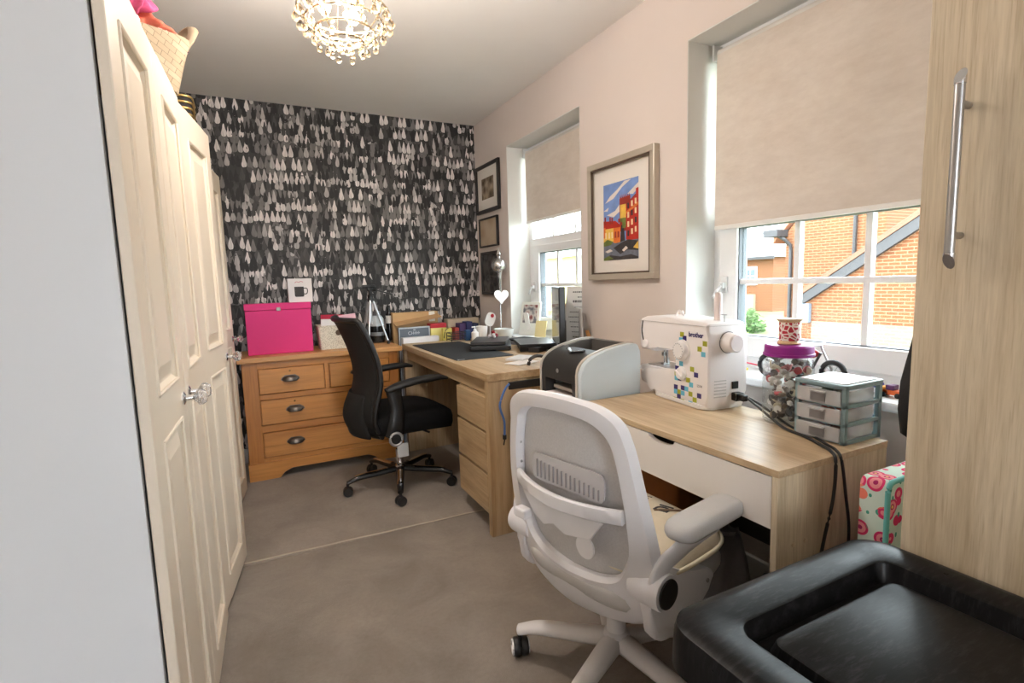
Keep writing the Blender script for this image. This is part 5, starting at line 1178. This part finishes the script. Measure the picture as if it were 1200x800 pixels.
for i in range(150):
    a = rnd.random()*6.283; r = .056*math.sqrt(rnd.random()); z = .018+.165*rnd.random()
    rot = Matrix.Rotation(rnd.random()*3, 3, 'X') @ Matrix.Rotation(rnd.random()*3, 3, 'Y'); mi = rnd.choice((0, 0, 1, 2, 4, 4, 4, 5, 5, 6) if z < .1 else (0, 1, 2, 2, 2, 2, 3, 4, 6))
    if i % 3: b.lathe([(0, 0), (.011, 0), (.012, .003), (.009, .005), (0, .004)], 10, (r*math.cos(a), r*math.sin(a), z), 'z', mi, rot)
    else: b.sphere((r*math.cos(a)*.85, r*math.sin(a)*.85, z), .015, 1, (1, .8, .7), mi)
tag(b.build('buttons', cm_, jr), kind='stuff')
rl = thing('ribbon_reel', 'wooden reel wound with red patterned ribbon on the purple lid', 'reel', (1.462, 1.035, SZ+.2445))
RW = wood('reel_wood', (206, 172, 126), (222, 192, 148), None, 'x')
MB().lathe([(0, 0), (.033, 0), (.034, .003), (.028, .010), (0, .010)], 28).build('flange', RW, rl, 40)
MB().lathe([(0, .066), (.028, .066), (.036, .073), (.036, .077), (0, .077)], 28).build('flange', RW, rl, 40)
def ribbon():
    t = NT('red_floral_ribbon'); v = t.coord(); w = t.node('ShaderNodeTexVoronoi', feature='DISTANCE_TO_EDGE'); t.l.new(v, w.inputs[0]); w.inputs['Scale'].default_value = 70
    t.val('Base Color', t.ramp(w.outputs[0], [(0, lin((240, 230, 222))), (.12, lin((186, 44, 60)))], 'CONSTANT')); t.val('Roughness', .7); return t.m
MB().lathe([(0, .010), (.0285, .010), (.0290, .012), (.0290, .064), (.0285, .066), (0, .066)], 28).build('ribbon', ribbon(), rl, 40)
# teal framed mini drawer unit
TEAL = M('teal_plastic', (128, 152, 158), .4, var=.03)
du = thing('mini_drawers', 'three tier clear plastic drawer unit with grey teal frame at the desk end', 'drawer unit', (1.368, .803, SZ))
DW, DD, DH = .142, .165, .162       # y width, x depth, height
b = MB()
for x in (0, DD-.014):
    for y in (0, DW-.012): b.box((x, y, .0), (x+.014, y+.012, DH-.010), bev=.001)
for z in (0, .049, .098, .147):
    for y in (0, DW-.008): b.box((.0, y, z), (DD, y+.008, z+.010), bev=.001)
    b.box((DD-.006, 0, z), (DD, DW, z+.010)); 
    b.box((.008, .006, z), (DD-.004, DW-.006, z+.003))
b.build('frame', TEAL, du)
MB().prism(rr(DD+.008, DW+.008, .012, 4, DD/2, DW/2), DH-.010, DH, 'z', bev=.002).build('top', TEAL, du, 40)
MB().prism(rr(DD-.016, DW-.014, .008, 4, DD/2, DW/2), DH, DH+.0025, 'z').build('top_inset', M('top_white', (236, 236, 238), .25), du, 40)
cont = [[(228, 226, 220), (110, 130, 110)], [(196, 112, 84), (206, 90, 70)], [(150, 110, 100), (120, 90, 90)]]
for k, z in enumerate((.105, .056, .007)):
    b = MB(); y0, y1 = .011, DW-.011; x0, x1 = -.006, DD-.02; h = .036
    b.box((x0, y0, z), (x0+.003, y1, z+h+.003), bev=.001); b.box((x0, y0, z), (x1, y0+.002, z+h)); b.box((x0, y1-.002, z), (x1, y1, z+h)); b.box((x1-.002, y0, z), (x1, y1, z+h)); b.box((x0, y0, z), (x1, y1, z+.002))
    d = b.build('drawer', MILKY, du)
    MB().box((x0-.012, DW*.5-.022, z+h-.005), (x0, DW*.5+.022, z+h-.001), bev=.001).build('pull', MILKY, d)
    MB().box((x0-.002, DW*.5-.020, z+.006), (x0-.0005, DW*.5+.022, z+h-.008)).build('finger_hole', M('hole_grey', (122, 120, 122), .5), d)
    b = MB(); rq = random.Random(k)
    for i in range(14): b.sphere((rq.uniform(.02, .125), rq.uniform(.03, DW-.03), z+.011+rq.random()*.010), .013, 1, (1.3, 1, .6), i % 2)
    tag(b.build('haberdashery', [M('hab%d%d' % (k, i), c, .8) for i, c in enumerate(cont[k])], d), kind='stuff')

# ---------------------------------------------- on the big window sill
mb_ = thing('toy_motorbike', 'black and red model motorbike behind the button jar on the sill', 'toy', (1.70, 1.16, .8005), R(4))
RUB = M('tyre_black', (34, 34, 36), .6); RED = M('toy_red', (178, 36, 44), .35)
for y in (-.112, .115):
    p = [(0, y+.037*math.cos(q*math.pi/14), .045+.037*math.sin(q*math.pi/14)) for q in range(29)]; w = MB().tube(p, .0085, 10).build('wheel', RUB, mb_, 60)
    p = [(0, y+.028*math.cos(q*math.pi/12), .045+.028*math.sin(q*math.pi/12)) for q in range(25)]; b = MB(); b.tube(p, .0022, 6)
    for q in range(9): a = q*2*math.pi/9; b.tube([(0, y, .045), (0, y+.028*math.cos(a), .045+.028*math.sin(a))], .0012, 5)
    b.lathe([(0, -.008), (.007, -.008), (.007, .008), (0, .008)], 12, (0, y, .045), 'x'); b.build('rim_and_spokes', STEEL, w)
b = MB(); b.tube([(.0, -.112, .045), (0, -.075, .12), (0, -.07, .135)], .004, 8); b.tube([(-.035, -.062, .138), (0, -.07, .135), (.035, -.062, .138)], .003, 8); b.build('fork', STEEL, mb_, 60)
MB().sphere((0, -.03, .105), .03, 2, (.6, 1.25, .6)).build('tank', RED, mb_, 180)
MB().sphere((0, .045, .098), .03, 2, (.6, 1.7, .35)).build('saddle', RUB, mb_, 180)
b = MB(); b.tube([(0, -.07, .11), (0, -.04, .045), (0, .03, .04), (0, .115, .045)], .005, 8); b.tube([(0, -.05, .10), (0, .05, .085), (0, .115, .045)], .004, 8); b.cbox((0, -.01, .06), (.04, .06, .045), bev=.006); b.build('frame_and_engine', M('engine_grey', (96, 96, 100), .35, .6), mb_)
MB().tube([(.022, 0, .045), (.024, .07, .045), (.024, .14, .06)], [.004, .006, .008], 8).build('exhaust', CHROME, mb_, 60)
tl = thing('toy_tool', 'little black, red and yellow toy beside the sewing machine on the sill', 'toy', (1.685, 1.405, .8005))
b = MB(); b.cbox((0, .01, .022), (.014, .014, .044), bev=.002); b.cbox((0, -.012, .030), (.010, .05, .010), Matrix.Rotation(R(25), 3, 'X'), bev=.002); b.build('body', BLACKP, tl)
MB().tube([(0, .0, .046), (0, -.085, .040)], .003, 8).build('rod', M('rod_red', (206, 60, 90), .4), tl, 60)
b = MB(); b.cbox((0, -.036, .018), (.012, .012, .010), bev=.002); b.cbox((0, .01, .048), (.012, .012, .008), bev=.002); b.build('tips', M('toy_yellow', (222, 196, 50), .4), tl)
for lb, y, z, cols in (('orange and purple brick toy car at the right end of the sill', .865, .8005, ((232, 104, 36), (92, 40, 90), (240, 160, 50))), ('white and blue brick toy car under the orange one at the sill end', .905, .8005, ((232, 230, 236), (70, 66, 160), (60, 62, 70)))):
    t = thing('toy_car', lb, 'toy', (1.705 if 'orange' in lb else 1.655, y, z), R(90), 'brick toys on the sill')
    MB().box((-.035, -.016, .008), (.035, .016, .022), bev=.002).build('chassis', M('tc'+str(cols[0]), cols[0], .4), t)
    MB().box((-.010, -.014, .022), (.014, .014, .038), bev=.003).build('cabin', M('tc'+str(cols[1]), cols[1], .4), t)
    MB().box((.016, -.012, .022), (.033, .012, .030), bev=.002).build('hood', M('tc'+str(cols[2]), cols[2], .4), t)
    for x in (-.022, .022):
        for y_ in (-.018, .012): MB().lathe([(0, 0), (.008, 0), (.008, .006), (0, .006)], 12, (x, y_, .008), 'y').build('wheel', RUB, t)
for k, (y, w) in enumerate(((1.00, .010), (.965, .022), (.93, .014))):
    o = tag(MB().box((-.006, -w/2, 0), (.006, w/2, .022), bev=.001).build('toy_brick', M('brick_ink%d' % k, ((60, 60, 64), (44, 44, 48), (190, 190, 196))[k], .4)), ('small dark', 'wide black', 'pale grey')[k]+' toy brick on the sill behind the drawer unit', 'toy', 'loose bricks on the sill'); o.location = (1.755, y, .8005)

# ---------------------------------------------- bags by the cupboard
def floral():
    t = NT('floral_cloth'); v = t.coord(); vo = t.node('ShaderNodeTexVoronoi'); t.l.new(v, vo.inputs[0]); vo.inputs['Scale'].default_value = 25; vo.inputs['Randomness'].default_value = .75
    fl_ = t.ramp(vo.outputs['Distance'], [(0, lin((250, 200, 120))), (.10, lin((176, 30, 100))), (.17, lin((240, 150, 160))), (.34, lin((220, 50, 110))), (.48, lin((214, 232, 224)))], 'CONSTANT')
    hs2 = t.mix(t.math('GREATER_THAN', t.noise(v, 9, 0), .55), fl_, t.ramp(vo.outputs['Distance'], [(0, lin((240, 120, 60))), (.14, lin((250, 190, 170))), (.32, lin((240, 130, 110))), (.46, lin((214, 232, 224)))], 'CONSTANT'))
    v2 = t.node('ShaderNodeTexVoronoi'); t.l.new(t.coord(scale=(1.2, 1, .8), loc=(.3, 0, .2), rot=(0, .6, 0)), v2.inputs[0]); v2.inputs['Scale'].default_value = 44
    leaf = t.math('MULTIPLY', t.math('LESS_THAN', v2.outputs['Distance'], .24), t.math('GREATER_THAN', vo.outputs['Distance'], .42))
    t.val('Base Color', t.mix(leaf, hs2, lin((70, 160, 140)))); t.val('Roughness', .8); return t.m
TURQ = M('turquoise_trim', (108, 190, 188), .6)
fb = thing('floral_bag', 'floral fabric bag with turquoise trim between desk and cupboard', 'bag', (1.25, .635, 0))
FLO = floral()
MB().prism(rr(.26, .70, .02, 4, .135, .351), 0, .062, 'y', bev=.004).build('bag_body', FLO, fb, 40)
rg_ = [(x, -.001, z) for x, z in rr(.262, .702, .02, 4, .135, .351)]; MB().tube(rg_+[rg_[0]], .006, 8).build('edge_trim', TURQ, fb, 60)
MB().tube(smoothpath([(.125, -.012, .02), (.130, -.014, .50), (.134, -.016, .66), (.155, -.018, .705), (.20, -.018, .712), (.235, -.016, .68), (.24, -.014, .5), (.24, -.012, .02)], 6), .011, 10).build('strap', TURQ, fb, 60)
bb = thing('black_bag', 'black bag hanging on the side of the tall oak cupboard', 'bag', (1.20, .534, .84))
MB().prism([(-.052, .012), (-.067, .065), (-.055, .12), (-.012, .225), (.02, .30), (.03, .33), (.12, .33), (.15, .2), (.15, .06), (.12, 0), (-.03, 0)], .0, .034, 'y', bev=.008).build('pouch', M('bag_black', (22, 22, 24), .7, bump=.3, bscale=300), bb, 50)
MB().tube(smoothpath([(.04, .016, .325), (.05, .014, .42), (.08, .012, .46), (.11, .014, .42), (.115, .016, .325)], 5), .005, 8).build('strap', BLACKP, bb, 60)
MB().tube([(.08, .0, .455), (.08, .03, .452), (.08, .032, .465)], .003, 6).build('hook', STEEL, bb)

# ---------------------------------------------- under the sewing desk
def sack(name, label, loc, size, mat, seed, cat='bag'):
    rnd = random.Random(seed); ph = [rnd.uniform(0, 6) for _ in range(5)]; b = MB()
    def fn(u, v):
        a = u*2*math.pi; w = (1-.35*v**3)*(1+.07*math.sin(4*a+ph[0]+3*v)+.05*math.sin(9*a+ph[1]-5*v)); pw = 3
        ca, sa = math.cos(a), math.sin(a)
        return (math.copysign(abs(ca)**(2/pw), ca)*size[0]*w, math.copysign(abs(sa)**(2/pw), sa)*size[1]*w, size[2]*(v+.02*math.sin(5*a+ph[2])*v))
    b.grid(fn, 48, 14); bmesh.ops.remove_doubles(b.bm, verts=b.bm.verts, dist=1e-5)
    o = thing(name, label, cat, loc)
    x = b.build('sack', mat, o, 180)
    b = MB(); b.grid(lambda u, v: (math.cos(u*6.2832)*size[0]*.62*v, math.sin(u*6.2832)*size[1]*.62*v, size[2]*(.97+.03*math.sin(u*25+ph[3])*(v-.2))), 40, 4); b.build('gathered_top', mat, o, 180)
sack('brown_bag', 'orange brown bag standing under the sewing desk', (1.31, 1.36, .001), (.14, .18, .50), M('bag_orange_brown', (142, 82, 30), .8, var=.2, vscale=7, bump=.3, bscale=80), 3)
sack('grey_sack', 'crumpled grey plastic sack under the sewing desk', (1.20, 1.07, .001), (.10, .085, .42), M('sack_grey', (120, 118, 120), .35, var=.15, vscale=14, bump=.8, bscale=40), 5)
cr = thing('storage_crate', 'low dark crate holding small bottles under the sewing desk', 'crate', (1.36, .90, .001))
b = MB(); b.loft([[(x, y, z) for x, y in rr(w, d, .02, 3)] for w, d, z in ((.19, .18, 0), (.20, .19, .17), (.192, .182, .17), (.182, .172, .01))]); b.build('crate', M('crate_dark', (40, 40, 42), .6), cr, 40)
rnd = random.Random(3)
for k, (x, y, rgb, cap, wd_) in enumerate(((1.30, .965, (190, 190, 192), (60, 60, 62), 'grey'), (1.31, .915, (34, 34, 36), (220, 218, 214), 'black'), (1.315, .865, (120, 40, 44), (226, 222, 220), 'dark red'), (1.33, .822, (20, 90, 62), (30, 120, 84), 'green'))):
    o = thing('small_bottle', wd_+' small bottle standing in the dark crate under the sewing desk', 'bottle', (x, y, .012), group='bottles in the crate under the desk')
    MB().lathe([(0, 0), (.021, 0), (.021, .22), (.012, .245), (0, .245)], 16).build('body', M('sb%d' % k, rgb, .3), o, 40)
    MB().lathe([(0, .245), (.013, .245), (.013, .285), (0, .285)], 16).build('cap', M('sbc%d' % k, cap, .4), o, 40)

# ---------------------------------------------- black storage trunk in the foreground
TR = NT('trunk_black'); v_ = TR.coord(); n1 = TR.noise(v_, 5, 5, .65, dist=1.5); n2 = TR.noise(TR.coord(scale=(1, 5, 1), rot=(0, 0, .5)), 26, 4, .7)
TR.val('Base Color', TR.ramp(n2, [(.5, lin((14, 14, 15))), (.8, lin((44, 44, 46)))])); TR.val('Roughness', TR.ramp(n1, [(.3, (.26, .26, .26, 1)), (.7, (.42, .42, .42, 1))])); TR.val('Specular IOR Level', .14); TR.bump(n2, .10, .002); TR = TR.m
tk = thing('plastic_storage_box', 'large black plastic storage box with recessed lid in the right foreground', 'storage box', (.815, .225, 0))
LW, LD, LZ = .556, .74, .65
def rg(i, z, r): return [(x, y, z) for x, y in rr(LW-2*i, LD-2*i, max(r, .004), 7)]
lid = [rg(.012, LZ-.075, .05), rg(.0, LZ-.072, .06), rg(.002, LZ-.020, .06), rg(.006, LZ-.006, .056), rg(.016, LZ-.001, .05), rg(.028, LZ, .045), rg(.076, LZ-.0005, .036), rg(.081, LZ-.003, .033), rg(.084, LZ-.010, .031), rg(.088, LZ-.030, .029), rg(.092, LZ-.035, .027), rg(.108, LZ-.035, .022), rg(.111, LZ-.033, .022), rg(.115, LZ-.020, .022), rg(.117, LZ-.016, .021), rg(.121, LZ-.0145, .02)]
MB().loft(lid).build('lid', TR, tk, 35)
bd = [rg(.05, 0, .05), rg(.045, .02, .05), rg(.022, LZ-.11, .055), rg(.022, LZ-.078, .055)]
MB().loft(bd).build('tub', TR, tk, 50)
for y in (-.18, .18):
    MB().box((-LW/2-.010, y-.035, LZ-.12), (-LW/2+.022, y+.035, LZ-.045), bev=.006, seg=2).build('latch', BLACKP, tk)
